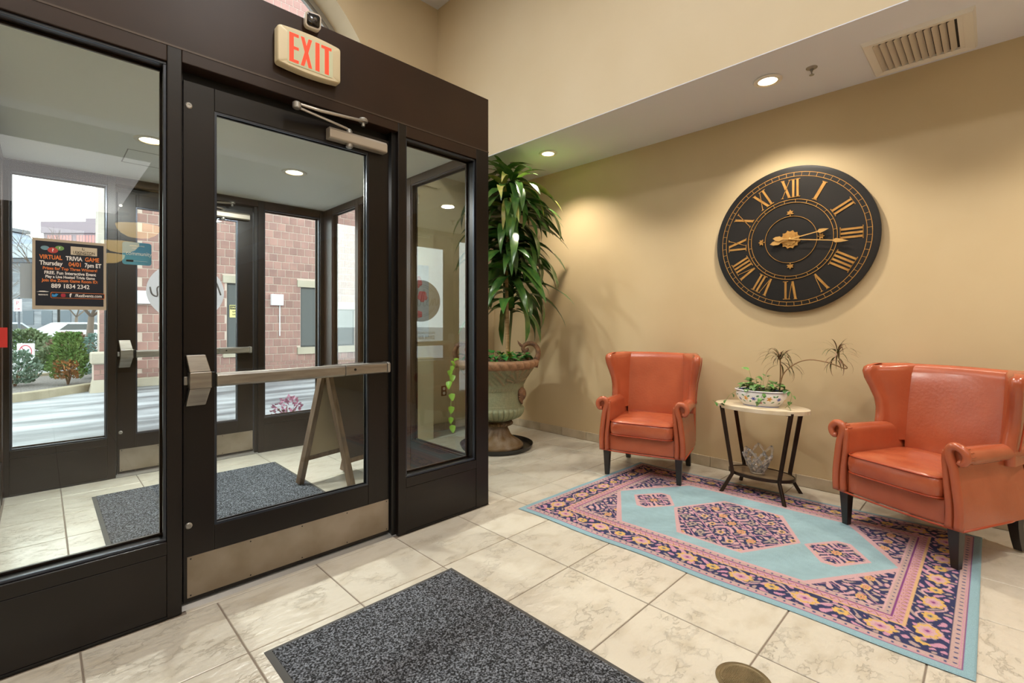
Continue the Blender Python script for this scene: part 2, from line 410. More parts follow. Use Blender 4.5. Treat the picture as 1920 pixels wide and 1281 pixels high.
# ================================================================ entry vestibule (dark bronze storefront)
Z0, Z1, ZH, ZT = .33, 2.37, 2.44, 2.81
def storefront(tname, label, Y0, Y1, header_top, door=True):
    """glazed wall along X; lobby-side face at Y0, other face at Y1"""
    t = thing(tname, label, 'glazed wall', kind='structure')
    f = Y0; b = Y1
    posts = [(-.27, -.16), (.381, .434), (1.497, 1.551), (2.10, 2.21)]
    for x0, x1 in posts: box(x0, x1, f, b, 0, ZH).build('mullion', BRONZE_SHADE, t, bevel=.003)
    for x0, x1 in ((-.16, .381), (1.551, 2.10)):
        box(x0, x1, f, b, Z1, ZH).build('head_rail', BRONZE, t, bevel=.003)
        box(x0, x1, f, b, .275, Z0).build('sill_rail', BRONZE_SHADE, t, bevel=.003)
        box(x0, x1, f + .003, b - .003, .012, .273).build('base_panel', BRONZE_SHADE, t, bevel=.002)
        box(x0, x1, f, b, 0, .012).build('kick_strip', BLACKM, t)
        ym = (f + b) / 2
        for yy in (f + .012, b - .026):
            bd = MB(); w = .012
            bd.box(x0, x1, yy, yy + .014, Z0, Z0 + w).box(x0, x1, yy, yy + .014, Z1 - w, Z1).box(x0, x0 + w, yy, yy + .014, Z0 + w, Z1 - w).box(x1 - w, x1, yy, yy + .014, Z0 + w, Z1 - w)
            bd.build('glazing_bead', BRONZE if yy > ym else ALUD, t, bevel=.002)
        box(x0 + .004, x1 - .004, ym - .004, ym + .004, Z0 + .004, Z1 - .004).build('pane', GLASS, t)
    # door head and stops
    box(.434, 1.497, f, b, 2.385, ZH).build('door_head', BRONZE, t, bevel=.003)
    box(.434, .446, f + .06, b, 0, 2.385).build('door_stop', BLACKM, t); box(1.470, 1.497, f + .03, b, 0, 2.385).build('door_stop', BLACKM, t)
    box(.446, 1.470, f + .09, b, 2.340, 2.385).build('door_stop', BLACKM, t)
    mb = MB(); mb.loft([[(.434, f + .02, 0), (.434, f + .045, .012), (.434, b - .025, .012), (.434, b, 0)], [(1.497, f + .02, 0), (1.497, f + .045, .012), (1.497, b - .025, .012), (1.497, b, 0)]])
    mb.build('threshold', ALU, t)
    if header_top > ZH + .02:
        box(-.27, 2.21, f + .001, b, ZH + .002, header_top).build('header_panel', BRONZE, t, bevel=.002)
        box(-.27, 2.21, f - .002, f + .006, ZH - .002, ZH + .006).build('trim_strip', mat('worn_bronze_edge', '#4a3d34', .35, metal=.3), t)
    return t
ALUD = mat('dark_anodised_bead', '#454a54', .28, metal=.75)
NW = storefront('wall_entry_inner', 'dark bronze storefront wall with glass sidelights between lobby and entry', 2.464, 2.584, ZT)
FW = storefront('wall_entry_outer', 'dark bronze storefront wall with glass sidelights towards the street', 5.0, 5.12, ZT)

def side_wall(tname, label, X0, X1, glass, segs):
    t = thing(tname, label, 'glazed wall', kind='structure')
    for y0, y1 in segs['posts']: box(X0, X1, y0, y1, 0, ZH).build('mullion', BRONZE, t, bevel=.003)
    for y0, y1 in segs['panes']:
        box(X0, X1, y0, y1, 2.385, ZH).build('head_rail', BRONZE, t, bevel=.003)
        box(X0, X1, y0, y1, .25, .300).build('sill_rail', BRONZE_SHADE, t, bevel=.003)
        box(X0 + .003, X1 - .003, y0, y1, 0, .25).build('base_panel', BRONZE_SHADE, t)
        xm = (X0 + X1) / 2
        for xx in (X0 + .008, X1 - .02):
            bd = MB(); w = .012
            bd.box(xx, xx + .012, y0, y1, .30, .30 + w).box(xx, xx + .012, y0, y1, 2.385 - w, 2.385).box(xx, xx + .012, y0, y0 + w, .30 + w, 2.385 - w).box(xx, xx + .012, y1 - w, y1, .30 + w, 2.385 - w)
            bd.build('glazing_bead', BRONZE, t)
        box(xm - .004, xm + .004, y0 + .004, y1 - .004, .304, 2.381).build('pane', glass, t)
    box(X0, X1, 2.584, 5.0, ZH, ZT).build('header_panel', BRONZE, t)
    return t
RS = side_wall('wall_entry_right', 'dark bronze glazed side wall of the entry beside the big urn', 2.139, 2.209, GLASSR,
               dict(posts=[(2.584, 2.63), (3.335, 3.398), (4.235, 4.30), (4.81, 5.0)], panes=[(2.63, 3.335), (3.398, 4.235), (4.30, 4.81)]))
LS = side_wall('wall_entry_left', 'dark bronze glazed side wall at the left end of the entry', -.27, -.19, GLASS,
               dict(posts=[(2.584, 2.63), (3.335, 3.398), (4.235, 4.30), (4.81, 5.0)], panes=[(2.63, 3.335), (3.398, 4.235), (4.30, 4.81)]))
o = box(-.19, 2.139, 2.584, 5.0, 2.445, 2.52).build('ceiling_entry', mat('bright_ceiling_paint', '#f0f1f0', .8))
tag(o, 'plain white low ceiling of the glazed entry', 'ceiling', kind='structure')
MB().box(-.19, 2.139, 2.584, 5.0, 2.74, 2.81).build('top_cover', BRONZE, o)
# hairline access panel in the entry ceiling
mb = MB(); x0, x1, y0, y1 = .42, .78, 4.14, 4.50
for q in ((x0, x1, y0, y0 + .006), (x0, x1, y1 - .006, y1), (x0, x0 + .006, y0, y1), (x1 - .006, x1, y0, y1)): mb.box(q[0], q[1], q[2], q[3], 2.4435, 2.445)
mb.build('access_panel_frame', mat('panel_joint_grey', '#9b9b98', .7), o)

def door(name, label, Y, decals=False):
    """door leaf, lobby-side face at Y"""
    t = thing(name, label, 'door', kind='structure')
    f, b = Y, Y + .045; x0, x1 = .447, 1.464
    gx0, gx1, gz0, gz1 = .568, 1.334, .33, 2.232
    box(x0, gx0, f, b, .018, 2.335).build('stile', BRONZE_SHADE, t, bevel=.002); box(gx1, x1, f, b, .018, 2.335).build('stile', BRONZE_SHADE, t, bevel=.002)
    box(gx0 + .0005, gx1 - .0005, f + .0005, b, gz1, 2.335).build('top_rail', BRONZE_SHADE, t, bevel=.002); box(gx0 + .0005, gx1 - .0005, f + .0005, b, .018, gz0).build('bottom_rail', BRONZE_SHADE, t, bevel=.002)
    for yy in (f + .004, b - .014):
        bd = MB(); w = .01
        bd.box(gx0, gx1, yy, yy + .01, gz0, gz0 + w).box(gx0, gx1, yy, yy + .01, gz1 - w, gz1).box(gx0, gx0 + w, yy, yy + .01, gz0 + w, gz1 - w).box(gx1 - w, gx1, yy, yy + .01, gz0 + w, gz1 - w)
        bd.build('glazing_bead', ALUD if yy < f + .01 else BRONZE_SHADE, t)
    box(gx0 + .003, gx1 - .003, (f + b) / 2 - .003, (f + b) / 2 + .003, gz0 + .003, gz1 - .003).build('pane', GLASS, t)
    kp = box(.462, 1.461, f - .002, f, .036, .218).build('kick_plate', KICK, t)
    mb = MB()
    for i in range(5):
        for z in (.046, .208): mb.lathe([(0.0001, -.0035), (.003, -.0032), (.004, -.002)], 8)
    sc = MB()
    for i in range(5):
        for z in (.046, .208):
            x = .475 + i * .243
            sc.add([(x + .0035 * math.cos(a), f - .0035, z + .0035 * math.sin(a)) for a in [PI * j / 4 for j in range(8)]], [tuple(range(8))])
    sc.build('screw', BLACKM, kp)
    for z in (2.225, .357):
        mb = MB(); mb.lathe([(.014, 0), (.014, .002), (.010, .0045), (.006, .0045), (.006, .002), (.003, .002)], 20)
        mb.build('bolt_cap', ALU, t, loc=(.468, f, z), rot=(PI / 2, 0, 0), smooth=False)
    # panic bar
    pb = box(.462, .546, f - .055, f - .001, .968, 1.042).build('push_bar_case', STEEL, t, bevel=.004)
    for s_ in (1, -1):
        mb = MB(); z0 = 1.005 + s_ * .037; z1 = 1.005 + s_ * .112
        mb.loft([[(.462, f - .055, z0), (.542, f - .055, z0), (.542, f - .018, z0), (.462, f - .018, z0)], [(.452, f - .034, z1), (.526, f - .034, z1), (.526, f - .004, z1), (.452, f - .004, z1)]])
        mb.build('case_wing', STEEL, pb, bevel=.003)
    box(.546, .562, f - .050, f - .001, .972, 1.038).build('collar', BLACKM, pb, bevel=.002)
    pr = MB().loft([[(x, f - .070, .982), (x, f - .070, 1.022), (x, f - .058, 1.032), (x, f - .030, 1.032), (x, f - .030, .972), (x, f - .058, .972)] for x in (.563, 1.164)]).build('push_rail', STEEL, t, bevel=.002)
    MB().loft([[(x, f - .064, .980), (x, f - .064, 1.024), (x, f - .055, 1.031), (x, f - .002, 1.031), (x, f - .002, .973), (x, f - .055, .973)] for x in (1.170, 1.418)]).build('rail_housing', STEEL, pr, bevel=.002)
    MB().loft([[(x, f - .066, .978), (x, f - .066, 1.026), (x, f - .055, 1.033), (x, f, 1.033), (x, f, .971), (x, f - .055, .971)] for x in (1.420, 1.438)]).build('end_cap', ALU, pr, bevel=.003)
    MB().lathe([(.0001, 0), (.007, 0), (.007, .003), (.0001, .003)], 12).build('lock_hole', BLACKM, pr, loc=(1.222, f - .063, 1.004), rot=(PI / 2, 0, 0))
    box(.446, .461, f - .02, f - .001, .985, 1.022).build('latch', ALU, t, bevel=.002)
    # closer
    cl = MB().loft([[(x, f - .055, 2.245), (x, f - .055, 2.285), (x, f - .045, 2.300), (x, f - .001, 2.300), (x, f - .001, 2.240), (x, f - .045, 2.240)] for x in (1.085, 1.425)]).build('closer', CLOSER, t, bevel=.004, seg=3)
    MB().lathe([(.019, 0), (.019, .016), (.012, .022), (.0001, .022)], 16).build('pinion_cap', ALU, cl, loc=(1.205, f - .028, 2.240), rot=(PI, 0, 0), auto=.6)
    MB().lathe([(.016, 0), (.016, .012), (.010, .022), (.0001, .022)], 16).build('pinion', ALU, cl, loc=(1.205, f - .028, 2.300), auto=.6)
    MB().tube([(1.205, f - .028, 2.318), (1.19, f - .030, 2.322), (.90, f - .095, 2.328)], [.011, .010, .011], 8, flat=.55).build('closer_arm', CLOSER, cl, smooth=True)
    MB().tube([(.90, f - .095, 2.345), (1.02, f - .085, 2.349), (1.27, f - .062, 2.376)], [.010, .012, .013], 8, flat=.6).build('closer_arm', CLOSER, cl, smooth=True)
    MB().lathe([(.016, 0), (.020, .004), (.020, .028), (.012, .034), (.0001, .034)], 16).build('elbow_joint', ALU, cl, loc=(.90, f - .095, 2.318), auto=.6)
    MB().lathe([(.010, -.02), (.010, 0), (.024, .002), (.026, .014), (.018, .024), (.0001, .024)], 18).build('arm_shoe', ALU, cl, loc=(1.27, f - .060, 2.368), auto=.6)
    return t
KICK = mat('scuffed_kick_plate', '#a3978a', .40, metal=.75, col2='#8c7f6e', scale=5, bump=.08, bscale=14)
CLOSER = mat('closer_paint', '#b5ab9d', .38, metal=.5)
D1 = door('door_1', 'inner entry door, dark bronze with full glass, panic bar and steel kick plate', 2.515)
D2 = door('door_2', 'outer street door, dark bronze with full glass, seen through the entry', 5.052)
# ================================================================ ceiling fittings
EMI = mat('lamp_lens', '#fff4dc', .5, emit='#ffe9c4', estr=9)
TRIMW = mat('white_enamel', '#e6e1d8', .4)
def downlight(loc, label, power, col, grp, r=.062, spot=True):
    t = thing('recessed_light', label, 'ceiling light', loc, group=grp)
    MB().lathe([(r + .004, .004), (r + .004, -.002), (r + .012, -.008), (r + .026, -.006), (r + .030, 0), (r + .030, .004)], 32).build('trim_ring', TRIMW, t, auto=.8)
    rings = MB(); rings.add([(r * math.cos(a), r * math.sin(a), -.001) for a in [2 * PI * i / 32 for i in range(32)]], [tuple(range(31, -1, -1))])
    rings.build('lens', EMI, t)
    MB().lathe([(r + .004, .001), (r, -.0045), (r + .006, -.006), (r + .006, .001)], 32).build('baffle', mat('warm_baffle', '#d8c7a2', .35, metal=.3), t, auto=.8)
    x, y, z = loc
    if spot: lamp('downlight_lamp', 'SPOT', (x, y, z - .02), power, col, .05, spot=math.radians(124), blend=.7)
    else: lamp('downlight_lamp', 'AREA', (x, y, z - .015), power, col, .12)
    return t
WL = (1, .89, .72)
downlight((3.65, 1.12, 2.968), 'lit round downlight in the soffit above the wall clock', 112, WL, None)
downlight((3.64, 3.16, 2.968), 'lit round downlight in the soffit beside the top of the tall plant', 112, WL, None)
lamp('downlight_lamp', 'SPOT', (3.65, -.92, 2.95), 100, WL, .05, spot=math.radians(124), blend=.7)
downlight((1.42, 3.87, 2.445), 'lit round downlight in the entry ceiling seen through the door glass', 46, (1, .98, .95), None, spot=False)
downlight((.51, 3.85, 2.445), 'lit round downlight in the entry ceiling seen through the left glass', 46, (1, .98, .95), None, spot=False)

def sprinkler(loc, label):
    t = thing('sprinkler', label, 'sprinkler', loc)
    MB().lathe([(.034, .001), (.034, -.003), (.022, -.010), (.012, -.012), (.012, .001)], 24).build('escutcheon', ALU, t, auto=.6)
    MB().lathe([(.008, -.010), (.008, -.026), (.0001, -.026)], 12).build('body', ALU, t, auto=.6)
    mb = MB()
    for s in (-1, 1): mb.tube([(s * .008, 0, -.024), (s * .011, 0, -.036), (s * .003, 0, -.047)], .0018, 6)
    mb.tube([(0, 0, -.026), (0, 0, -.048)], .0018, 6)
    mb.build('frame_arm', ALU, t, kind='stuff')
    MB().lathe([(.0001, -.047), (.015, -.048), (.015, -.050), (.0001, -.050)], 16).build('deflector', ALU, t)
    return t
sprinkler((3.684, .858, 2.975), 'small chrome sprinkler head between downlight and air vent')
sprinkler((3.60, 3.62, 2.975), 'small dark sprinkler head half hidden by the top of the tall plant')
sprinkler((.95, 4.40, 2.445), 'small sprinkler head in the entry ceiling, mirrored in the side glass')

# air vent
t = thing('air_vent', 'white louvred air vent in the soffit near the right edge', 'vent', (3.585, .066, 2.975))
VW, VL = .525, .512
fr = MB(); b = .055
o0 = [(0, 0), (VW, 0), (VW, VL), (0, VL)]; i0 = [(b, b), (VW - b, b), (VW - b, VL - b), (b, VL - b)]
mid = [(.012, .012), (VW - .012, .012), (VW - .012, VL - .012), (.012, VL - .012)]
v = [(x, y, 0) for x, y in o0] + [(x, y, -.022) for x, y in mid] + [(x, y, -.014) for x, y in i0] + [(x, y, 0) for x, y in i0]
f = []
for k in range(3):
    for j in range(4): f.append((k * 4 + j, k * 4 + (j + 1) % 4, k * 4 + 4 + (j + 1) % 4, k * 4 + 4 + j))
fr.add(v, f).build('vent_frame', TRIMW, t)
box(b, VW - b, b, VL - b, -.0012, -.0002).build('backing', mat('vent_shadow', '#2c2622', .8), t)
lm = None
for k in range(11):
    y = b + .05 + k * (VL - 2 * b - .06) / 10
    if lm is None: lm = MB().loft([[(x, -.016, -.0022), (x, -.0135, -.0018), (x, .0125, -.0195), (x, .010, -.0205)] for x in (b + .004, VW - b - .004)]).mesh('louvre', mat('vent_louvre', '#cfc4b4', .45))
    inst(lm, 'louvre', t, (0, y, 0))
box(b, VW - b, b, b + .022, -.012, -.003).build('damper_plate', TRIMW, t)

# ================================================================ signs on the entry
t = thing('exit_sign', 'cream exit sign with red EXIT letters on the dark entry header', 'sign', (.965, 2.458, 2.607))
CREAM = mat('cream_plastic', '#d8c9a6', .45)
mb = MB(); rings = []
def rrect(w, h, r, n=5, bulge=0):
    P = []
    for cx_, cy_, a0 in ((w / 2 - r, h / 2 - r, 0), (-w / 2 + r, h / 2 - r, 90), (-w / 2 + r, -h / 2 + r, 180), (w / 2 - r, -h / 2 + r, 270)):
        for i in range(n + 1):
            a = math.radians(a0 + 90 * i / n); x = cx_ + r * math.cos(a); y = cy_ + r * math.sin(a)
            P.append((x, y))
    if bulge:
        Q = []
        for (xa, ya), (xb, yb) in zip(P, P[1:] + P[:1]):
            k_ = max(1, int(abs(xb - xa) / (w / 14))); Q += [(xa + (xb - xa) * i / k_, ya + (yb - ya) * i / k_) for i in range(k_)]
        P = [(x, y * (1 + bulge * (1 - (2 * x / w) ** 2))) for x, y in Q]
    return P
for k, y in ((1, 0), (1, -.036), (.985, -.044), (.96, -.047), (.5, -.0475)):
    rings.append([(x * k, y, z * (k if k > .9 else .5)) for x, z in rrect(.314, .180, .012, 4, .13)])
mb.loft(rings).build('housing', CREAM, t, auto=.7)
gp = MB().prism(rrect(.225, .160, .01), -.0488, -.0484, 'xz').build('letter_plate', mat('pale_green_face', '#c9cba9', .5), t)
RED = mat('exit_red', '#e2492c', .5, emit='#ff3a18', estr=.55)
def strokes(parent, name, m, polys, y, x0, z0):
    mb = MB()
    for P in polys: mb.prism([(x0 + a, z0 + b_) for a, b_ in P], y - .0008, y, 'xz')
    return mb.build(name, m, parent)
H2 = .071; wS = .021
strokes(t, 'letter_e', RED, [[(-.105, -H2), (-.105 + wS, -H2), (-.105 + wS, H2), (-.105, H2)]] + [[(-.105 + wS, z), (-.060, z), (-.060, z + .0145), (-.105 + wS, z + .0145)] for z in (-H2, -.007, H2 - .0145)], -.0489, 0, 0)
strokes(t, 'letter_x', RED, [[(-.050, -H2), (-.033, -H2), (.005, H2), (-.012, H2)]], -.0489, 0, 0)
strokes(t, 'letter_x', RED, [[(-.012, -H2), (.005, -H2), (-.033, H2), (-.050, H2)]], -.0492, 0, 0)
strokes(t, 'letter_i', RED, [[(.022, -H2), (.022 + wS, -H2), (.022 + wS, H2), (.022, H2)]], -.0489, 0, 0)
strokes(t, 'letter_t', RED, [[(.070, -H2), (.070 + wS, -H2), (.070 + wS, H2 - .0145), (.070, H2 - .0145)], [(.052, H2 - .0145), (.105, H2 - .0145), (.105, H2), (.052, H2)]], -.0489, 0, 0)
MB().lathe([(.0001, 0), (.003, 0), (.003, .001), (.0001, .001)], 8).build('screw', ALU, t, loc=(-.128, -.041, -.078), rot=(PI / 2, 0, 0))

t = thing('security_camera', 'small square camera with black lens face on top of the header', 'camera', (.985, 2.44, 2.795))
CAMW = mat('camera_white', '#cdc2b4', .4)
mb = MB(); mb.loft([[(x * k, y, z * k) for x, z in rrect(.078, .078, .018)] for k, y in ((.9, .03), (1, .022), (1, -.012), (.96, -.018))]).build('housing', CAMW, t, auto=.7, rot=(.16, 0, -.14))
MB().loft([[(x * k, y, z * k) for x, z in rrect(.062, .062, .013)] for k, y in ((1, -.012), (1, -.0195), (.96, -.0205))]).build('lens_face', mat('camera_glass', '#0a0807', .12, coat=.6), t, auto=.7, rot=(.16, 0, -.14))
MB().lathe([(.0001, 0), (.011, 0), (.011, .003), (.0001, .004)], 16).build('lens', mat('lens_dark', '#241a18', .1, coat=1), t, loc=(.005, -.020, .002), rot=(PI / 2 + .16, 0, -.14), auto=.7)
MB().tube([(0, .02, 0), (0, .045, -.01), (0, .06, .017)], .008, 8).build('mount', CAMW, t)

# poster taped to the inner left glass
PAPER = mat('poster_border', '#b3a692', .7); NAVY = mat('poster_navy', '#0b1424', .45); ORG = mat('poster_orange', '#dd7a38', .5); WHT = mat('print_white', '#e9e6e2', .5)
PX0, PX1, PZ0, PZ1, PY = -.022, .188, 1.310, 1.577, 2.512
t = thing('poster', 'trivia game poster with orange and white lettering on the left glass', 'poster', ((PX0 + PX1) / 2, PY, (PZ0 + PZ1) / 2))
w, h = PX1 - PX0, PZ1 - PZ0
box(-w / 2, w / 2, -.0012, 0, -h / 2, h / 2).build('sheet', PAPER, t)
box(-w / 2 + .0085, w / 2 - .0085, -.0018, -.0012, -h / 2 + .014, h / 2 - .010).build('printed_panel', NAVY, t)
def pt(s, z, size, m, x=0, sx=.82, bold=.0004, al='CENTER'):
    return text(s, size, m, t, (x, -.0020, z), sx=sx, ext=.0002, bold=bold, align=al)
pt('VIRTUAL', .0635, .0225, ORG, -.086, .70, .0006, 'LEFT'); pt('TRIVIA', .0635, .0225, WHT, -.014, .70, .0006, 'LEFT'); pt('GAME', .0635, .0225, ORG, .041, .70, .0006, 'LEFT')
pt('Thursday', .041, .0225, WHT, -.086, .74, .0006, 'LEFT'); pt('04/01', .041, .0225, ORG, -.006, .74, .0006, 'LEFT'); pt('7pm ET', .041, .0225, WHT, .040, .70, .0006, 'LEFT')
pt('Prizes for Top Three Winners!', .022, .0150, ORG, sx=.82); pt('FREE. Fun Interactive Event', .0055, .0165, WHT, sx=.80)
pt('Play a Live Hosted Trivia Game', -.0095, .0138, WHT, sx=.80); pt('Join the Zoom Game Room ID:', -.0235, .0158, ORG, sx=.78)
pt('889 1834 2342', -.0445, .0225, WHT, sx=.80)
bx = MB().prism([(x + .022, z - .079) for x, z in rrect(.156, .0225, .005)], -.0022, -.0018, 'xz').build('footer_box', ORG, t)
MB().prism([(x + .022, z - .079) for x, z in rrect(.153, .0195, .004)], -.0024, -.0022, 'xz').build('footer_fill', NAVY, bx)
pt('/RezEvents.com', -.079, .0155, WHT, .012, .80, .0003, 'LEFT').location.y = -.0026
pt('f', -.079, .0185, WHT, -.001, .9, .001).location.y = -.0026
BLUE = mat('bird_blue', '#2f8fd0', .5)
bird = MB().prism([(-.044 + .001 * a, -.079 + .001 * b_) for a, b_ in ((-9, -5), (-3, -7), (4, -5), (8, 2), (10, 4), (7, 4), (5, 6), (1, 5), (0, 2), (-5, 3), (-8, 6), (-8, 1))], -.0027, -.0024, 'xz').build('bird_mark', BLUE, t)
MB().prism([(x - .021, z - .079) for x, z in rrect(.013, .013, .004)], -.0027, -.0024, 'xz').build('camera_mark', mat('mark_magenta', '#a5273a', .5), t)
pt('REZEVENTS', -.079, .0062, WHT, -.076, .8, .0002)
MB().prism([(-.076 + .018 * math.cos(a) * (1 if i % 2 else .6), -.068 + .004 * math.sin(a)) for i, a in enumerate([PI * j / 7 for j in range(8)])], -.0021, -.0018, 'xz').build('logo_mark', WHT, t)
lg = box(.0, .077, -.0022, -.0018, .0795, .1115).build('logo_plate', mat('plate_tan', '#c9bda6', .6), t)
DK = mat('print_dark', '#2a2622', .6)
pt('LEXINGTON', .089, .0145, DK, .0385, .78, .0001).location.y = -.0025; pt('L:', .104, .013, DK, .0365, .9, .0003).location.y = -.0025
pt('PROPERTY MANAGEMENT', .0822, .0042, DK, .0385, .9, .0001).location.y = -.0025
def bubble(cx_, cz_, rx, rz, m, yy, q):
    P = [(cx_ + rx * math.cos(a), cz_ + rz * math.sin(a)) for a in [2 * PI * i / 20 for i in range(20)]]
    MB().prism(P, yy, -.0018, 'xz').build('speech_bubble', m, t)
    if q: pt('?', cz_, .016 if q > 1 else .011, WHT, cx_, 1, .0005).location.y = yy - .0002
bubble(-.071, .098, .012, .008, mat('bubble_blue', '#6f93a0', .5), -.0020, 0); bubble(-.031, .101, .0125, .009, mat('bubble_green', '#6f9a58', .5), -.0021, 1)
bubble(-.050, .091, .0145, .011, mat('bubble_red', '#b5413c', .5), -.0023, 2)

t = thing('paper_sheet', 'pale bluish sheet on the glass partly behind the trivia poster', 'paper', (-.035, 2.526, 1.415))
tb = box(-.019, .05, -.001, 0, -.065, .065).build('sheet', mat('pale_sheet', '#b9c4d4', .7), t)
# blue rounded sticker
t = thing('window_sticker', 'blue rounded square community sticker right of the trivia poster', 'sticker', (.288, 2.5285, 1.549))
MB().prism(rrect(.097, .094, .010), -.001, 0, 'xz').build('sheet', mat('sticker_blue', '#3f7fae', .5, col2='#5ba0b5', scale=9, stretch=(.2, 1, 1)), t)
text('community', .0235, WHT, t, (.006, -.0013, .0), sx=.82, ext=.0002)
text('APARTMENT RATINGS', .0062, WHT, t, (0, -.0013, .032), sx=.8, ext=.0002); text('awards', .0062, WHT, t, (-.01, -.0013, .023), sx=.8, ext=.0002)
MB().prism([(x - .024, z - .031) for x, z in rrect(.024, .008, .002)], -.0015, -.001, 'xz').build('badge', DK, t)
box(-.012, .035, -.0013, -.001, -.0312, -.0305).build('rule_line', WHT, t)
t = thing('red_sign', 'plain red sheet at the far left edge on the inner glass', 'sign', (-.12, 2.512, 1.206))
box(-.035, .035, -.001, 0, -.036, .036).build('sheet', mat('signal_red', '#c8302a', .55), t)

# round frosted logo and lettering on the street door (readable from outside)
FROST = backlit_mat('frosted_vinyl', '#c9c8cc', .45)
t = thing('door_decal', 'round frosted white logo with script lettering on the street door glass', 'decal', (.930, 5.0712, 1.538), rz=PI)
MB().prism([(.292 * math.cos(a), .262 * math.sin(a)) for a in [2 * PI * i / 64 for i in range(64)]], 0, .0012, 'xz').build('disc', FROST, t)
GR = mat('decal_grey', '#54504e', .6)
def script(name, strokes_, r):
    mb = MB()
    for P in strokes_: mb.tube([(p[0], .003, p[1]) for p in smooth_poly(P, 40)], r, 6)
    return mb.build(name, GR, t, smooth=True)
script('letter_a', [[(-.265, -.02), (-.225, .10), (-.175, .135), (-.19, .05), (-.215, -.06), (-.16, -.10), (-.125, -.03), (-.16, .03)]], .006)
script('letter_l', [[(-.10, -.06), (-.06, .11), (-.035, .14), (-.05, .02), (-.045, -.06), (-.02, -.06)]], .006)
script('letter_l', [[(-.02, -.06), (.02, .11), (.045, .14), (.03, .02), (.035, -.06), (.06, -.06)]], .006)
script('letter_e', [[(.06, -.06), (.09, -.01), (.115, .03), (.09, .045), (.08, -.03), (.11, -.06), (.14, -.04)]], .006)
script('letter_n', [[(.14, -.04), (.165, .03), (.17, -.055), (.195, .03), (.215, .02), (.215, -.045), (.25, -.03), (.265, .03)]], .006)
for r_, a0, a1 in ((.215, 35, 145), (.190, 45, 135), (.205, 205, 335), (.185, 215, 325)):
    mb = MB(); mb.tube([(r_ * 1.05 * math.cos(math.radians(a0 + (a1 - a0) * i / 20)), .002, r_ * .95 * math.sin(math.radians(a0 + (a1 - a0) * i / 20))) for i in range(21)], .004, 5)
    mb.build('arc_line', GR, t)
t = thing('door_lettering', 'white web address and phone digits low on the street door glass', 'lettering', (.930, 5.0712, 1.105), rz=PI)
text('SunsetAllenApts.com', .056, WHT, t, (0, .0012, .032), sx=.86, ext=.0006, bold=.001, name='web_line'); text('845.705.6082', .066, WHT, t, (0, .0012, -.033), sx=1.15, ext=.0006, bold=.0015, name='phone_line')

# framed picture on the wall beyond the side glass
t = thing('flower_picture', 'grey picture with large red flowers on the wall beyond the side glass', 'picture', (2.83, 4.268, 1.49))
box(-.12, .12, -.022, 0, -.38, .38).build('canvas', mat('canvas_grey', '#9aa0a6', .7, col2='#8a9098', scale=6), t)
for cx_, cz_, s in ((-.03, .20, 1.), (.04, .05, .9), (.0, -.14, .6)):
    for i in range(5):
        a = 2 * PI * i / 5 + s
        MB().sphere((cx_ + .035 * s * math.cos(a), -.0225, cz_ + .035 * s * math.sin(a)), .036 * s, 10, 6, (1, .08, 1)).build('petal', mat('petal_red', '#b3202a', .5), t, smooth=True)
t = thing('wall_outlet', 'brass double wall outlet low on the front wall, seen through the side glass', 'outlet', (3.373, 4.549, .461))
MB().prism(rrect(.072, .118, .006), -.005, 0, 'xz').build('cover_plate', mat('bronze_plate', '#6e5434', .35, metal=.6), t)
for z in (-.027, .027):
    s_ = MB().prism([(x, zz + z) for x, zz in rrect(.034, .032, .012)], -.0075, -.005, 'xz').build('socket', TRIMW, t)
    for x in (-.007, .007): box(x - .0012, x + .0012, -.0080, -.0074, z - .005, z + .006).build('slot', BLACKM, s_)

# ================================================================ wall clock
t = thing('wall_clock', 'large round black wall clock with gold Roman numerals and hands', 'clock', (4.172, 1.108, 1.907), rz=-PI / 2)
# local frame: x to the viewer's right, y into the wall, z up
CLK = mat('black_lacquer', '#0b0807', .5, col2='#15100d', scale=3, bump=.15, bscale=6, coat=.08, spec=.35)
GOLD = mat('antique_gold', '#b98a47', .42, metal=.35, col2='#a3763a', scale=20)
R0 = .563
MB().lathe([(.0001, .030), (.2, .031), (.46, .034), (R0 - .02, .037), (R0, .034), (R0 + .002, .028), (R0 - .01, .004), (.40, .001), (.0001, .001)], 96).build('dial', CLK, t, rot=(PI / 2, 0, 0), auto=.5)
DY = -.0375
def ring(name, r0, r1, y=DY):
    mb = MB(); mb.loft([[(r * math.cos(a), yy, r * math.sin(a)) for r, yy in ((r0, y + .006), (r1, y + .006), (r1, y), (r0, y))] for a in [2 * PI * i / 96 for i in range(97)]], cap=False)
    return mb.build(name, GOLD, t, auto=.6)
for a, b_ in ((.5135, .5175), (.4835, .4870), (.3065, .3105), (.2830, .2865), (.1785, .1815)): ring('gold_ring', a, b_)
def radial(name, r0, r1, w, ang, off=0, y=DY):
    """bar along the radius at clock angle ang (deg clockwise from 12), offset sideways"""
    a = math.radians(ang); d = Vector((math.sin(a), 0, math.cos(a))); s = Vector((math.cos(a), 0, -math.sin(a)))
    p, q = d * r0 + s * (off if not isinstance(off, tuple) else off[0]), d * r1 + s * (off if not isinstance(off, tuple) else off[1])
    return MB().bar((p.x, y + .003, p.z), (q.x, y + .003, q.z), w, .006, up=(0, 1, 0))
mb = MB()
for i in range(60): 
    q = radial('', .487, .5135, .0028, i * 6 + 3); mb.add(q.v, q.f)
for i in range(24):
    q = radial('', .2865, .3065, .0028, i * 15 + 7); mb.add(q.v, q.f)
mb.build('minute_track', GOLD, t, kind='stuff')
NUM = ['XII', 'I', 'II', 'III', 'IIII', 'V', 'VI', 'VII', 'VIII', 'IX', 'X', 'XI']
r0, r1 = .325, .462
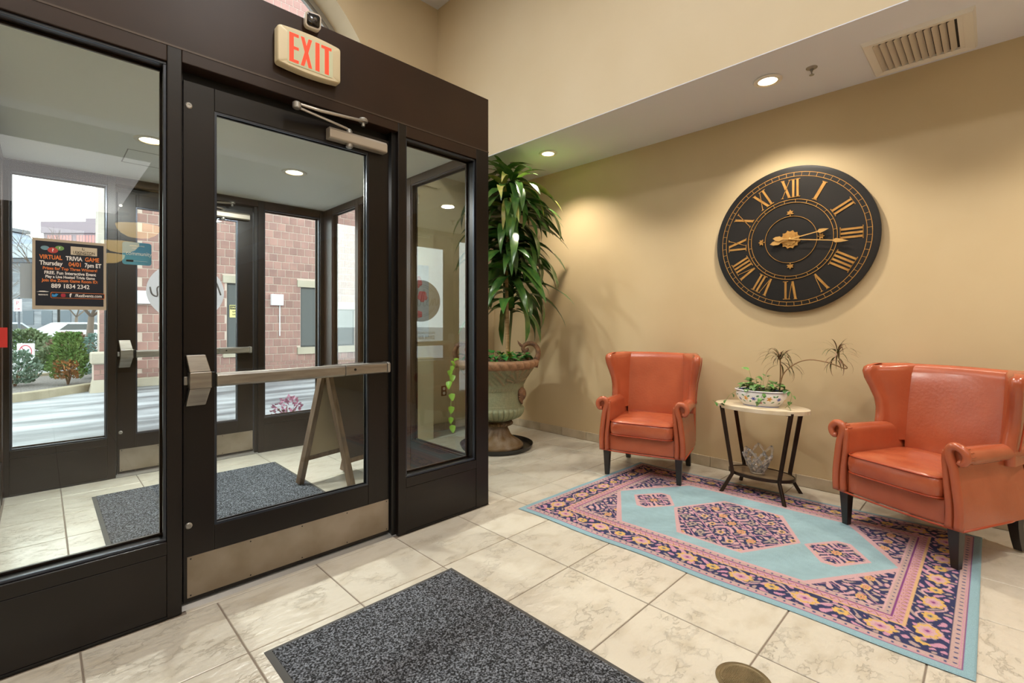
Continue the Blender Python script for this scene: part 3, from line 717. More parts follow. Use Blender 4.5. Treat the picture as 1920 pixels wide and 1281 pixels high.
for i, nm in enumerate(NUM):
    ang = i * 30; wid = {'I': .026, 'V': .062, 'X': .068}; gap = .0035
    tot = sum(wid[c] for c in nm) + gap * (len(nm) - 1); x = -tot / 2; mb = MB()
    def put(ra, rb, w, off):
        q = radial('', ra, rb, w, ang, off); mb.add(q.v, q.f)
    for c in nm:
        w_ = wid[c]; m = x + w_ / 2
        if c == 'I':
            if nm in ('I',): put(r0, r1, .022, m)
            else: put(r0, r1, .015, m - .0); 
            put(r0 - .002, r0 + .003, w_ + .010, m); put(r1 - .003, r1 + .002, w_ + .010, m)
        elif c == 'X':
            put(r0, r1, .017, (m + w_ / 2 - .010, m - w_ / 2 + .010)); put(r0, r1, .004, (m - w_ / 2 + .008, m + w_ / 2 - .008))
            put(r0 - .002, r0 + .002, .026, m + w_ / 2 - .010); put(r1 - .002, r1 + .002, .026, m - w_ / 2 + .010)
            put(r0 - .002, r0 + .002, .018, m - w_ / 2 + .008); put(r1 - .002, r1 + .002, .018, m + w_ / 2 - .008)
        else:
            put(r0, r1, .016, (m, m - w_ / 2 + .009)); put(r0, r1, .004, (m + .003, m + w_ / 2 - .007))
            put(r1 - .002, r1 + .002, .026, m - w_ / 2 + .010); put(r1 - .002, r1 + .002, .018, m + w_ / 2 - .007)
        x += w_ + gap
    mb.build('numeral', GOLD, t)
# central rosette, four small leaves, hands
mb = MB()
for k, (rr, n_, y) in enumerate(((.073, 12, DY - .004), (.050, 12, DY - .009))):
    P = []
    for i in range(n_ * 6):
        a = 2 * PI * i / (n_ * 6); P.append((rr * (1 - .16 * abs(math.cos(a * n_ / 2))) * math.cos(a), rr * (1 - .16 * abs(math.cos(a * n_ / 2))) * math.sin(a)))
    mb.prism(P, y, DY + .004, 'xz')
rs = mb.build('rosette', GOLD, t)
MB().sphere((0, DY - .012, 0), .012, 12, 8, (1, .8, 1)).build('boss', GOLD, rs, smooth=True)
for ang in (0, 90, 180, 270):
    a = math.radians(ang); c = Vector((math.sin(a), 0, math.cos(a))) * .205; mb = MB()
    for da in (-1.9, -1.0, 0, 1.0, 1.9):
        d = Vector((math.sin(a + da), 0, math.cos(a + da))); s_ = Vector((d.z, 0, -d.x)); L_ = .026
        P = [c - s_ * .001, c + d * L_ * .5 - s_ * .007, c + d * L_, c + d * L_ * .5 + s_ * .007, c + s_ * .001]
        mb.prism([(p.x, p.z) for p in P], DY - .003, DY + .004, 'xz')
    mb.tube([(c.x, DY, c.z), (c.x * .88, DY, c.z * .88)], .003, 6)
    mb.build('leaf_ornament', GOLD, t)
def hand(name, ang, L_, y, tail, sp):
    a = math.radians(ang); d = Vector((math.sin(a), math.cos(a))); s_ = Vector((d.y, -d.x))
    def P(l, w_): return d * l + s_ * w_
    pts = [P(0, .004), P(L_ - sp * 2.2, .0035), P(L_ - sp * 1.8, .016), P(L_ - sp, .011), P(L_, .0005), P(L_ - sp, -.011), P(L_ - sp * 1.8, -.016), P(L_ - sp * 2.2, -.0035), P(0, -.004),
           P(-tail * .35, -.004), P(-tail * .6, -.020), P(-tail * .85, -.014), P(-tail, 0), P(-tail * .85, .014), P(-tail * .6, .020), P(-tail * .35, .004)]
    MB().prism([(p.x, p.y) for p in pts], y, y + .003, 'xz').build(name, mat('pale_gold', '#c79c5c', .4, metal=.4), t)
hand('minute_hand', 98.5, .385, DY - .024, .118, .045); hand('hour_hand', 79.5, .262, DY - .018, .142, .033)

# ================================================================ floor pieces
def mat_thing(name, label, x0, x1, y0, y1):
    t = thing(name, label, 'mat', ((x0 + x1) / 2, (y0 + y1) / 2, 0))
    a, b_ = (x1 - x0) / 2, (y1 - y0) / 2
    MB().loft([[(sx * (a - i), sy * (b_ - i), z) for sx, sy in ((-1, -1), (1, -1), (1, 1), (-1, 1))] for i, z in ((0, .0005), (0, .0025), (.022, .007))]).build('rubber_border', mat('grey_rubber', '#4c4a48', .7), t)
    MB().loft([[(sx * (a - i), sy * (b_ - i), z) for sx, sy in ((-1, -1), (1, -1), (1, 1), (-1, 1))] for i, z in ((.022, .003), (.023, .0095), (.028, .0105))]).build('carpet_pile', PILE, t)
PILE = mat('charcoal_pile', '#0b0c10', .95, col2='#9196a0', scale=150, bump=1, bscale=120, lo=.44, hi=.68, detail=5)
mat_thing('door_mat', 'charcoal ribbed entrance mat on the lobby tiles in the foreground', .605, 1.498, .10, 1.955)
mat_thing('door_mat', 'grey entrance mat on the entry floor behind the glass door', .262, 1.51, 2.72, 4.575)
t = thing('floor_drain_cover', 'round brass cleanout cover set in the tiles at the bottom edge', 'drain cover', (1.757, .617, 0))
BR = mat('worn_brass', '#8a7a5c', .42, metal=.6, col2='#6f6248', scale=14)
MB().lathe([(.0001, 0), (.088, 0), (.092, .002), (.088, .0035), (.078, .0035), (.076, .002), (.0001, .002)], 48).build('cover_rim', BR, t, auto=.5)
mb = MB()
for i in range(-9, 10):
    for j in range(-15, 16):
        x, y = i * .0085 + (.004 if j % 2 else 0), j * .0048
        if x * x + y * y < .071 ** 2: mb.box(x - .0035, x + .0035, y - .0017, y + .0017, .002, .0034)
mb.build('tread_pattern', BR, t, kind='stuff')

# ================================================================ oriental rug (flat woven print as a colour attribute)
t = thing('area_rug', 'pale blue oriental rug with navy and pink border under the armchairs', 'rug', (0, 0, 0))
c00 = np.array((2.325, .042)); c10 = np.array((3.911, .044)); c11 = np.array((3.838, 2.238)); c01 = np.array((2.297, 2.259))
NU, NV = 390, 550
s_, t_ = np.meshgrid(np.linspace(0, 1, NU + 1), np.linspace(0, 1, NV + 1))
P = ((1 - s_) * (1 - t_))[..., None] * c00 + (s_ * (1 - t_))[..., None] * c10 + (s_ * t_)[..., None] * c11 + ((1 - s_) * t_)[..., None] * c01
P[..., 0] -= .006 * np.sin(t_ * 19) * (1 - s_) ** 3; P[..., 0] += .008 * np.sin(t_ * 13) * s_ ** 3
ed = np.minimum(np.minimum(s_, 1 - s_) * 1.56, np.minimum(t_, 1 - t_) * 2.2)
Z = .0035 + .0045 * np.clip(ed / .006, 0, 1) + .0008 * np.sin(s_ * 21 + t_ * 9) * np.sin(t_ * 17)
co = np.concatenate([P, Z[..., None]], -1).reshape(-1, 3)
idx = np.arange((NU + 1) * (NV + 1)).reshape(NV + 1, NU + 1)
F = np.stack([idx[:-1, :-1], idx[:-1, 1:], idx[1:, 1:], idx[1:, :-1]], -1).reshape(-1, 4)
me = bpy.data.meshes.new('pile'); me.vertices.add(len(co)); me.vertices.foreach_set('co', co.ravel())
me.loops.add(F.size); me.loops.foreach_set('vertex_index', F.ravel()); me.polygons.add(len(F))
me.polygons.foreach_set('loop_start', np.arange(0, F.size, 4)); me.update(calc_edges=True)
X = (s_ - .5) * 1.56; Y = (t_ - .5) * 2.2       # centred metres
def rgb(h): return np.array(L(h)[:3])
BLU, DBL, NVY, PNK, LPK, TAN, YEL, GRY, PUR, ROSE = map(rgb, ('#93b2bc', '#7fa3b0', '#2a3058', '#bf8aa2', '#c6a0a4', '#b09a90', '#cfa860', '#8b857c', '#7a3a78', '#c27a78'))
K = np.empty(s_.shape + (3,)); K[:] = BLU
def setc(m, c): K[m] = c
def S_(a): return np.sin(a)
def motif(a, b, k=1.0, seed=0.):
    """interlaced vine field, >0 = vine"""
    f1 = S_(a * 96 * k + 1.6 * S_(b * 60 * k + seed) + .8 * S_(a * 37)) * S_(b * 100 * k + 1.5 * S_(a * 52 * k) + .7 * S_(b * 41 + a * 23))
    return f1
def rosettes(a, b, cen, ra, rb, cols, mask):
    for ca, cb in cen:
        an = np.arctan2((b - cb) / rb, (a - ca) / ra); q = np.hypot((a - ca) / ra, (b - cb) / rb) / (1 + .12 * np.cos(an * 8))
        for lim, c in zip((1, .72, .38, .16), cols): setc(mask & (q < lim), c)
# hexagonal field
def hexm(cx_, cy_, hw, sh, tip, x, y):
    ax, ay = np.abs(x - cx_), np.abs(y - cy_)
    return (ax < hw) & (ay < tip - (tip - sh) * ax / hw)
inner = ed > .298
setc(inner, NVY)
v = motif(X, Y, .78); setc(inner & (v > .42), LPK); setc(inner & (v < -.60), TAN); setc(inner & (np.abs(S_(X * 31 + Y * 26)) < .06), PNK); setc(inner & (np.abs(S_(X * 31 - Y * 26)) < .06), PNK)
cen = [(x, y) for x in np.arange(-.44, .5, .11) for y in (-.72, -.62, .62, .72)] ; rosettes(X, Y, cen[::2], .026, .02, (YEL, ROSE, YEL, NVY), inner)
h1 = hexm(0, 0, .492, .525, .835, X, Y); h0 = hexm(0, 0, .468, .500, .805, X, Y)
setc(inner & h1, LPK); setc(inner & h0, BLU)
def medallion(cx_, cy_, hw, sh, tip, kk):
    setc(hexm(cx_, cy_, hw + .022, sh + .018, tip + .022, X, Y), LPK); m = hexm(cx_, cy_, hw, sh, tip, X, Y); setc(m, NVY)
    a, b = np.abs(X - cx_), np.abs(Y - cy_); v = motif(a, b, kk, 1.1)
    setc(m & (v > .42), LPK); setc(m & (v < -.62), TAN)
    setc(m & (np.abs((a + b * 1.1) % .17 - .085) < .005), PNK); setc(m & (np.abs((a - b * 1.1) % .17 - .085) < .005), PNK)
    cen = [(i * .085 + cx_, j * .085 + cy_) for i in range(-5, 6) for j in range(-5, 6) if (i + j) % 2 == 0]
    for n, (ca, cb) in enumerate(cen):
        mm = m & (np.hypot(X - ca, Y - cb) < .036)
        if mm.any(): rosettes(X, Y, [(ca, cb)], .029, .024, ((YEL, ROSE, YEL, NVY), (LPK, YEL, NVY, NVY), (GRY, TAN, NVY, NVY))[n % 3], m)
medallion(-.03, 0, .335, .165, .355, .80); medallion(.0, .54, .150, .015, .132, .9); medallion(-.03, -.545, .155, .015, .132, .9)
mot = .5 + .25 * S_(X * 61 + 3 * S_(Y * 23)) * S_(Y * 47 + 2 * S_(X * 31)) + .25 * S_(X * 17 + Y * 29)
blue = h0 & (np.abs(K[..., 2] - BLU[2]) < 1e-6) & (np.abs(K[..., 0] - BLU[0]) < 1e-6)
K[blue] = K[blue] * (.90 + .15 * mot[blue])[:, None]
# border bands by distance from the edge; along = run of the border, across = depth
side = (np.minimum(s_, 1 - s_) * 1.56 <= np.minimum(t_, 1 - t_) * 2.2)
along = np.where(side, Y, X); across = ed
def band(a, b, c): m = (ed >= a) & (ed < b); setc(m, c); return m
band(0, .036, DBL * .5 + BLU * .5); band(.036, .040, PUR)
m = band(.040, .074, TAN * .6 + LPK * .4); setc(m & (S_(along * 165) > .72) & (np.abs(across - .057) < .006), NVY * 1.6 + .02); setc(m & (np.abs(across - .044) < .0025), PNK)
band(.074, .079, NVY)
m = band(.079, .212, NVY)
v = motif(along, (across - .145) * 1.0, .74, .6); setc(m & (v > .44), PNK); setc(m & (v < -.66), GRY * .6 + LPK * .4)
setc(m & (np.abs(across - .145 - .045 * S_(along * 26)) < .005), LPK)
for lo, sgn in ((-1.0, 1),):
    cenb = [(k * .272, .145) for k in range(-4, 5)]; rosettes(along, across, cenb, .052, .040, (YEL, LPK, PNK, PUR), m)
    cens = [(k * .272 + .136, .145) for k in range(-4, 4)]; rosettes(along, across, cens, .030, .026, (YEL, YEL, GRY, NVY), m)
band(.212, .222, YEL * .7 + LPK * .3)
m = band(.222, .260, PNK * .75 + LPK * .25); zz = np.abs((along % .034) / .034 - .5) * 2; setc(m & (np.abs((across - .226) / .030 - zz) < .13), ROSE * .45); setc(m & (np.abs((across - .232) / .026 - zz) < .10), YEL * .6 + LPK * .4)
band(.260, .265, PUR)
m = band(.265, .292, TAN * .7 + LPK * .3); setc(m & (S_(along * 165) > .72) & (np.abs(across - .279) < .005), NVY * 1.6 + .02); band(.292, .298, LPK)
ca = me.color_attributes.new('Col', 'FLOAT_COLOR', 'POINT')
buf = np.ones((len(co), 4)); buf[:, :3] = K.reshape(-1, 3); ca.data.foreach_set('color', buf.ravel())
me.materials.append(vcol_mat('woven_wool', .95, bump=.6, bscale=420, noise=.16))
me.validate()
o = bpy.data.objects.new('pile', me); COL.objects.link(o); o.parent = t
# ================================================================ wing armchairs
LEA = mat('orange_leather', '#b15c3c', .27, col2='#a35033', scale=4, bump=.10, bscale=60, coat=.35)
LEAW = mat('creased_orange_leather', '#b7603e', .29, col2='#a64e30', scale=6, bump=.9, bscale=7, coat=.35, stretch=(1, 2.2, 1))
PIPE = mat('leather_piping', '#a8411f', .35, coat=.3)
LEGM = mat('black_brown_wood', '#1c1411', .35, coat=.2)
def sect(pts, y, k=1.0): return [(x, y, z) for x, z in pts]
def make_chair(label, loc, rz):
    t = thing('wing_armchair', label, 'armchair', loc, rz)
    # apron and body
    rings = []
    for z, i in ((.208, .012), (.214, 0), (.335, .0), (.345, .01)):
        rings.append([(sx * (.292 - i), y, z) for sx, y in ((-1, -.30), (1, -.30), (1, .268 - i), (.6, .283 - i), (0, .288 - i), (-.6, .283 - i), (-1, .268 - i))])
    MB().loft(rings).build('seat_base', LEA, t, bevel=.01, auto=.8)
    MB().tube([(.335, .285, .211), (.2, .296, .209), (0, .302, .208), (-.2, .296, .209), (-.335, .285, .211), (-.335, -.1, .211), (-.30, -.33, .213), (.30, -.33, .213), (.335, -.1, .211)], .006, 6, closed=True).build('base_piping', PIPE, t, smooth=True)
    # cushion
    mb = MB(); rings = []
    N = 40
    for z, k, cr in ((.338, .93, 0), (.345, .985, 0), (.365, 1.012, 0), (.40, 1.02, 0), (.432, 1.01, 0), (.448, .985, 0), (.455, .93, .003), (.462, .7, .010), (.465, .35, .016)):
        ring = []
        for j in range(N):
            a = 2 * PI * j / N; c, s_ = math.cos(a), math.sin(a); e = .28
            x = .255 * abs(c) ** e * (1 if c > 0 else -1); y = .275 * abs(s_) ** e * (1 if s_ > 0 else -1)
            ring.append((x * k, .045 + y * k, z + cr + (.004 * math.sin(x * 30 + y * 17) if z < .44 else 0)))
        rings.append(ring)
    mb.loft(rings).build('seat_cushion', LEAW, t, smooth=True)
    cu = t.children[-1]
    for z in (.346, .450):
        P = []
        for j in range(N):
            a = 2 * PI * j / N; c, s_ = math.cos(a), math.sin(a); e = .28
            P.append((.255 * abs(c) ** e * (1 if c > 0 else -1) * 1.0, .045 + .275 * abs(s_) ** e * (1 if s_ > 0 else -1) * 1.0, z))
        MB().tube(P, .0045, 6, closed=True).build('piping', PIPE, cu, smooth=True)
    # arms
    for s in (-1, 1):
        rings = []
        for y, g, dz in ((.272, .985, 0), (.278, 1, 0), (.27, 1, 0), (.1, .97, -.002), (-.1, .93, -.004), (-.24, .88, -.006)):
            P = [(.252, .21), (.252, .35), (.252, .50), (.257, .565)]
            for i in range(13):
                a = math.radians(170 - 250 * i / 12); rr = .050 * g
                P.append((.305 + rr * math.cos(a), .575 + dz + rr * .95 * math.sin(a)))
            P += [(.314, .505), (.322, .45), (.328, .38), (.333, .30), (.335, .24), (.335, .21)]
            rings.append([(s * x, y, z) for x, z in P])
        MB().loft(rings).build('arm', LEA, t, auto=1.0)
        am = t.children[-1]
        out = [(.317, .212), (.320, .28), (.317, .35), (.309, .42), (.303, .47), (.295, .52), (.282, .56), (.276, .60), (.292, .625), (.322, .625), (.348, .60), (.350, .57), (.335, .548), (.316, .553)]
        inn = [(.275, .212), (.278, .28), (.275, .35), (.268, .42), (.264, .47), (.260, .52), (.257, .56), (.262, .60)]
        P = smooth_poly([(s * x, .286, z) for x, z in out], 44); rad = [.0215 if i < 30 else .0215 - .007 * (i - 30) / 14 for i in range(44)]
        MB().tube(P, rad, 10).build('arm_front_roll', LEA, am, smooth=True)
        P = smooth_poly([(s * x, .283, z) for x, z in inn], 30)
        MB().tube(P, [.020 - .006 * i / 29 for i in range(30)], 10).build('arm_front_roll', LEA, am, smooth=True)
        # pleats of the scroll
        mb = MB()
        for i in range(9):
            a = math.radians(150 - 190 * i / 8); mb.tube([(s * (.305 + .050 * math.cos(a)), .262, .577 + .049 * math.sin(a)), (s * (.305 + .054 * math.cos(a)), .232, .577 + .051 * math.sin(a))], .0028, 5)
        mb.build('pleats', LEA, am, smooth=True, kind='stuff')
    # back cushion
    rings = []
    for z, hw, yf, th in ((.40, .235, -.205, .07), (.45, .236, -.200, .09), (.55, .236, -.208, .09), (.70, .234, -.228, .09), (.85, .236, -.250, .085), (.93, .240, -.262, .08), (.965, .244, -.272, .07), (.982, .246, -.288, .045), (.986, .246, -.300, .02)):
        ring = []
        for i in range(13):
            u = -1 + i / 6; ring.append((u * hw, yf - .030 * (u ** 2) * (1 if z < .96 else .5) * -1 * .0 - .018 * (1 - u * u), z + .004 * (1 - u * u)))
        for i in range(13):
            u = 1 - i / 6; ring.append((u * hw, yf - th - .02, z))
        rings.append(ring)
    MB().loft(rings).build('backrest', LEA, t, auto=.9)
    # outside back
    MB().loft([[(-w, y, z), (w, y, z), (w, y + .05, z), (-w, y + .05, z)] for z, w, y in ((.215, .325, -.345), (.4, .325, -.35), (.7, .325, -.360), (.97, .345, -.372), (.98, .338, -.368))]).build('outside_back', LEA, t, bevel=.012, seg=3, auto=.8)
    # wings
    for s in (-1, 1):
        rings = []
        prof = ((.50, -.10, .345), (.58, -.085, .350), (.64, -.100, .352), (.70, -.110, .356), (.76, -.105, .364), (.83, -.082, .380), (.89, -.058, .394), (.935, -.050, .400), (.962, -.060, .398), (.976, -.085, .390), (.983, -.12, .382))
        for k, (z, yf, xf) in enumerate(prof):
            yb = -.335 - .02 * (z - .5) / .48; xb = .318 + .02 * (z - .5) / .48; xi = .222; yi = -.24 - .05 * (z - .5) / .48; th = .055 if z < .97 else .04
            ring = []
            # outer face back->front, rounded nose, inner face front->back
            for i in range(7): u = i / 6; ring.append((xb + (xf - xb) * u ** 2 + .004 * math.sin(PI * u), yb + (yf - .02 - yb) * u))
            for i in range(1, 8):
                a = PI * i / 8; ring.append((xf - th * .5 + th * .58 * math.cos(a) + .0, yf - .02 + .034 * math.sin(a)))
            for i in range(7): u = 1 - i / 6; ring.append((xi + (xf - th - xi) * u - .010 * math.sin(PI * u), yi + (yf - .02 - yi) * u))
            sh = 0 if k < len(prof) - 1 else .012
            rings.append([(s * (x + (-sh if x > xb - th / 2 else sh)), y, z + (.004 if k == len(prof) - 1 else 0)) for x, y in ring])
        MB().loft(rings).build('wing', LEA, t, auto=1.0)
        wg = t.children[-1]
        P = smooth_poly([(s * (xf + .004), yf - .045, z) for z, yf, xf in prof[1:-2]], 30)
        MB().tube(P, .004, 6).build('piping', PIPE, wg, smooth=True)
    # legs
    for s in (-1, 1):
        MB().loft([[(s * .285 + a * w, .245 + b_ * w, z) for a, b_ in ((-1, -1), (1, -1), (1, 1), (-1, 1))] for z, w in ((0, .0165), (.215, .027))]).build('leg', LEGM, t, bevel=.002)
        MB().loft([[(s * .265 + a * w, y + b_ * w, z) for a, b_ in ((-1, -1), (1, -1), (1, 1), (-1, 1))] for z, w, y in ((0, .019, -.325), (.07, .021, -.300), (.14, .024, -.285), (.215, .027, -.28))]).build('leg', LEGM, t, bevel=.002)
    return t
def face(a): return math.radians(a - 90)
c1 = make_chair('orange leather wing armchair left of the side table, near the tall plant', (3.655, 2.045, .0085), face(196))
c2 = make_chair('orange leather wing armchair at the right edge, right of the side table', (3.660, .278, .0085), face(153.6))

# ================================================================ oval side table
t = thing('side_table', 'oval side table with pale stone top and dark metal legs', 'side table', (3.79, 1.21, .0))
STONE = mat('travertine', '#ddd0ba', .3, col2='#cbb998', scale=6, stretch=(5, 1, 1), coat=.2)
MT = mat('dark_table_metal', '#3a2c22', .35, metal=.6, col2='#2a1f18', scale=5)
def oval(a, b_, z, n=48): return [(a * math.cos(2 * PI * i / n), b_ * math.sin(2 * PI * i / n), z) for i in range(n)]
MB().loft([oval(.196, .316, .620), oval(.2, .32, .622), oval(.2, .32, .648), oval(.196, .316, .650)]).build('table_top', STONE, t, auto=.8)
zs = .150
sh = MB().loft([oval(.150, .225, zs - .018), oval(.150, .225, zs + .004), oval(.142, .217, zs + .004), oval(.142, .217, zs - .004), oval(.02, .03, zs - .004)]).build('shelf_rim', MT, t, auto=.6)
MB().loft([oval(.1415, .2165, zs - .006), oval(.1415, .2165, zs + .0)]).build('shelf_board', mat('grey_oak', '#5d4a38', .35, col2='#7b6850', scale=4, stretch=(7, 1, 1), coat=.3), t)
for sx, sy in ((-1, 1), (-1, -1), (1, -1), (1, 1)):
    top = Vector((sx * .125, sy * .235, .622)); mid = Vector((sx * .122, sy * .160, zs - .005)); ft = Vector((sx * .195, sy * .212, .0095 if sx < 0 else .0))
    up = Vector((sx, sy * .4, 0))
    def flat(p, w, d):
        n_ = Vector((sx * .6, sy, 0)).normalized(); m_ = Vector((-n_.y, n_.x, 0))
        return [p + n_ * d / 2 + m_ * w / 2, p - n_ * d / 2 + m_ * w / 2, p - n_ * d / 2 - m_ * w / 2, p + n_ * d / 2 - m_ * w / 2]
    MB().loft([flat(top + Vector((0, 0, .012)), .016, .030), flat(mid + Vector((0, 0, .01)), .014, .026), flat(mid - Vector((0, 0, .01)), .014, .026), flat(ft, .014, .028)]).build('leg', MT, t, bevel=.0015)
    lg = t.children[-1]
    MB().bar(top + Vector((0, 0, -.004)), top + Vector((-sx * .02, -sy * .055, -.004)), .012, .008).build('top_bracket', MT, lg)

# woven glass bowl on the shelf
VG = mat('clear_glass', '#ffffff', .02, transm=.86, ior=1.5, coat=.5)
t = thing('glass_basket', 'woven clear glass basket vase on the shelf of the side table', 'vase', (3.765, 1.225, zs + .0005))
nP = 7
def wv(a, h): 
    r = .040 + .075 * h ** .85; return (r * math.cos(a), r * math.sin(a), .016 + .178 * h)
for k in range(nP):
    a0 = 2 * PI * k / nP + .25; hh = 1 - .14 * (k % 3)
    for sg in (1, -1):
        P = [wv(a0 + sg * (1.35 * (1 - u)), u * hh) for u in [i / 18 for i in range(19)]]
        MB().tube(P, [.0088 + .0018 * math.sin(i * 1.3 + k) for i in range(19)], 7).build('glass_rod', VG, t, smooth=True)
mb = MB()
for k in range(nP * 2):
    for h_, o_ in ((.28, 0), (.55, .5)):
        mb.sphere(wv(2 * PI * (k + o_) / (nP * 2) + .25, h_), .0115, 8, 6)
mb.build('glass_knots', VG, t, smooth=True, kind='stuff')
MB().lathe([(.0001, 0), (.043, 0), (.050, .006), (.046, .014), (.038, .018), (.0001, .014)], 28).build('glass_foot', VG, t, smooth=True)

# ================================================================ painted oval planter with ivy and dracaena
t = thing('flower_bowl', 'oval white ceramic planter painted with blue and yellow flowers', 'planter', (3.775, 1.205, .650), rz=.12)
mb = MB(); n = 180; prof = []
for i in range(41):
    u = i / 40; z = .004 + .104 * u
    k = .70 + .30 * math.sin(min(1, u * 1.25) * PI / 2) - (.02 * max(0, u - .8) / .2); prof.append((k, z))
prof = [(.60, 0), (.70, 0), (.705, .004)] + prof + [(1.0, .108), (1.045, .110), (1.05, .114), (1.04, .118), (.96, .118), (.94, .110), (.90, .08)]
AX, AY = .112, .170
rings = [[(AX * k * math.cos(2 * PI * j / n), AY * k * math.sin(2 * PI * j / n), z) for j in range(n)] for k, z in prof]
mb.loft(rings)
# flower painting by surface position (angle, height)
cols = []
FL = [(170, .06, .017, '#3a45a0', 6, '#23307c'), (207, .064, .018, '#d59a2c', 5, '#b8741c'), (150, .060, .018, '#d59a2c', 5, '#b8741c'), (188, .034, .009, '#c0566a', 5, '#8d3a4a'), (182, .062, .0, '#fff', 1, '#fff'), (232, .062, .017, '#4a58ac', 6, '#2a3580'), (128, .05, .015, '#3a45a0', 6, '#23307c'), (262, .05, .015, '#d59a2c', 5, '#b8741c'), (100, .05, .015, '#c0566a', 5, '#8d3a4a')]
LF = [(196, .083, .6), (218, .082, -.5), (196, .036, -.6), (217, .040, .5), (191, .060, .3), (187, .050, 1.2), (180, .082, .4), (181, .036, .3), (160, .040, .5), (143, .080, -.4), (158, .076, .7), (240, .034, .2), (225, .084, .8), (176, .034, .9), (140, .038, -.7), (120, .08, .3), (110, .03, -.3)]
def bowlcol(x, y, z):
    a = math.degrees(math.atan2(y / AY, x / AX)) % 360
    if z > .106: return '#e9e6e4' if not .1075 < z < .112 else '#4a5596'
    if z < .008: return '#4a5596' if z > .003 else '#e9e6e4'
    for ca, cz, r, c, n_, c2 in FL:
        dx = (a - ca) * PI / 180 * .145; dz = z - cz; q = math.hypot(dx, dz); an = math.atan2(dz, dx)
        if r and q < r * (.75 + .25 * math.cos(an * n_)): return c2 if q < r * .3 or abs(math.sin(an * n_ / 2)) < .18 else c
    for ca, cz, rt in LF:
        dx = (a - ca) * PI / 180 * .145; dz = z - cz
        u, v_ = dx * math.cos(rt) + dz * math.sin(rt), -dx * math.sin(rt) + dz * math.cos(rt)
        if (u / .010) ** 2 + (v_ / .0052) ** 2 < 1: return '#5c9a55' if v_ > 0 else '#2c5a4a'
    return '#e9e6e4'
me = mb.mesh('bowl', None, True)
cat = me.color_attributes.new('Col', 'FLOAT_COLOR', 'POINT'); cc = {}
buf = []
for v in me.vertices:
    h_ = bowlcol(*v.co)
    if h_ not in cc: cc[h_] = L(h_)
    buf += cc[h_]
cat.data.foreach_set('color', buf); me.materials.append(vcol_mat('painted_glaze', .14, coat=.6))
o = bpy.data.objects.new('bowl', me); COL.objects.link(o); o.parent = t
SOIL = mat('potting_soil', '#2a1c12', .95, col2='#4a3524', scale=60, bump=1, bscale=80)
MB().loft([[(AX * .93 * k * math.cos(2 * PI * j / 32), AY * .93 * k * math.sin(2 * PI * j / 32), z) for j in range(32)] for k, z in ((.97, .085), (1, .102), (.6, .108), (.1, .110))]).build('soil', SOIL, t, smooth=True)

def leaf_mesh(name, m, L_, Wd, droop, n=8, fold=.25, curl=0, heart=False, twist=0, wave=0, dpow=1.2):
    """leaf growing along +x, bending down by droop radians over its length"""
    v = []; f = []; p = Vector((0, 0, 0)); ang = 0
    for i in range(n + 1):
        u = i / n
        w = Wd / 2 * ((math.sin(PI * min(1, u ** .55 * 1.0)) ** .75 if u < .999 else 0) if heart else (math.sin(PI * (.06 + .94 * u) ** .8) ** .8 if u < .999 else 0) + (.0 if heart else .12 * (1 - u) ** 6))
        w = max(w, .0006); an = droop * u ** dpow + curl * math.sin(PI * u)
        tw = twist * u + wave * math.sin(u * 9)
        nrm = Vector((math.sin(an), 0, math.cos(an))); side = Vector((0, math.cos(tw), 0)) + nrm * math.sin(tw)
        up = nrm * fold * w
        v += [tuple(p + side * w + up), tuple(p), tuple(p - side * w + up)]
        if i < n:
            q = i * 3; f += [(q, q + 1, q + 4, q + 3), (q + 1, q + 2, q + 5, q + 4)]
        p = p + Vector((math.cos(an), 0, -math.sin(an))) * L_ / n
    me = bpy.data.meshes.new(name); me.from_pydata(v, [], f); me.polygons.foreach_set('use_smooth', [True] * len(f)); me.materials.append(m); return me
IVY = mat('ivy_leaf', '#3f7a38', .4, col2='#9db56a', scale=30, lo=.45, hi=.75, rnd=.3, coat=.2)
STEM = mat('green_stem', '#7d8a4a', .6); VINE = mat('brown_stem', '#8a6a48', .7)
t = thing('ivy_plant', 'trailing ivy with variegated leaves growing in the painted planter', 'plant', (3.775, 1.205, .752), rz=.12)
ivm = [leaf_mesh('leaf', IVY, .064, .056, .7 + .3 * k, 6, .2, heart=True) for k in range(3)]
rnd = random.Random(3)
for i in range(58):
    a = rnd.uniform(0, 2 * PI); q = rnd.uniform(.1, 1) ** .6; x, y = .085 * q * math.cos(a), .140 * q * math.sin(a)
    hgt = rnd.uniform(.015, .085) * (1.25 - .6 * q); oz = a + rnd.uniform(-.6, .6)
    if i < 5: hgt = (.155, .12, .105, .125, .09)[i]; x, y = ((-.02, .075), (.0, -.02), (.01, .035), (-.02, -.06), (-.01, .1))[i]
    k = rnd.uniform(.55, 1.15)
    MB().tube([(x * .5, y * .6, 0), (x * .8, y * .85, hgt * .7), (x, y, hgt)], .0013, 4).build('stem', STEM, t)
    inst(ivm[i % 3], 'leaf', t, (x, y, hgt), (rnd.uniform(-.3, .3), rnd.uniform(-.5, .3), oz), (k, k, k))
def trailing(P, rr=.0015, every=3, k0=.7, lm=None):
    P = smooth_poly(P, 18); MB().tube(P, rr, 5).build('trailing_stem', STEM, t)
    for i in range(3, 18, every):
        k = rnd.uniform(.7, 1.1) * k0; inst((lm or ivm)[i % 3], 'leaf', t, tuple(P[i]), (rnd.uniform(-.4, .4), rnd.uniform(.3, 1.0), rnd.uniform(0, 6.28)), (k, k, k))
trailing([(-.06, .14, .01), (-.10, .19, -.03), (-.11, .225, -.085), (-.12, .27, -.10), (-.14, .30, -.075)], every=4)
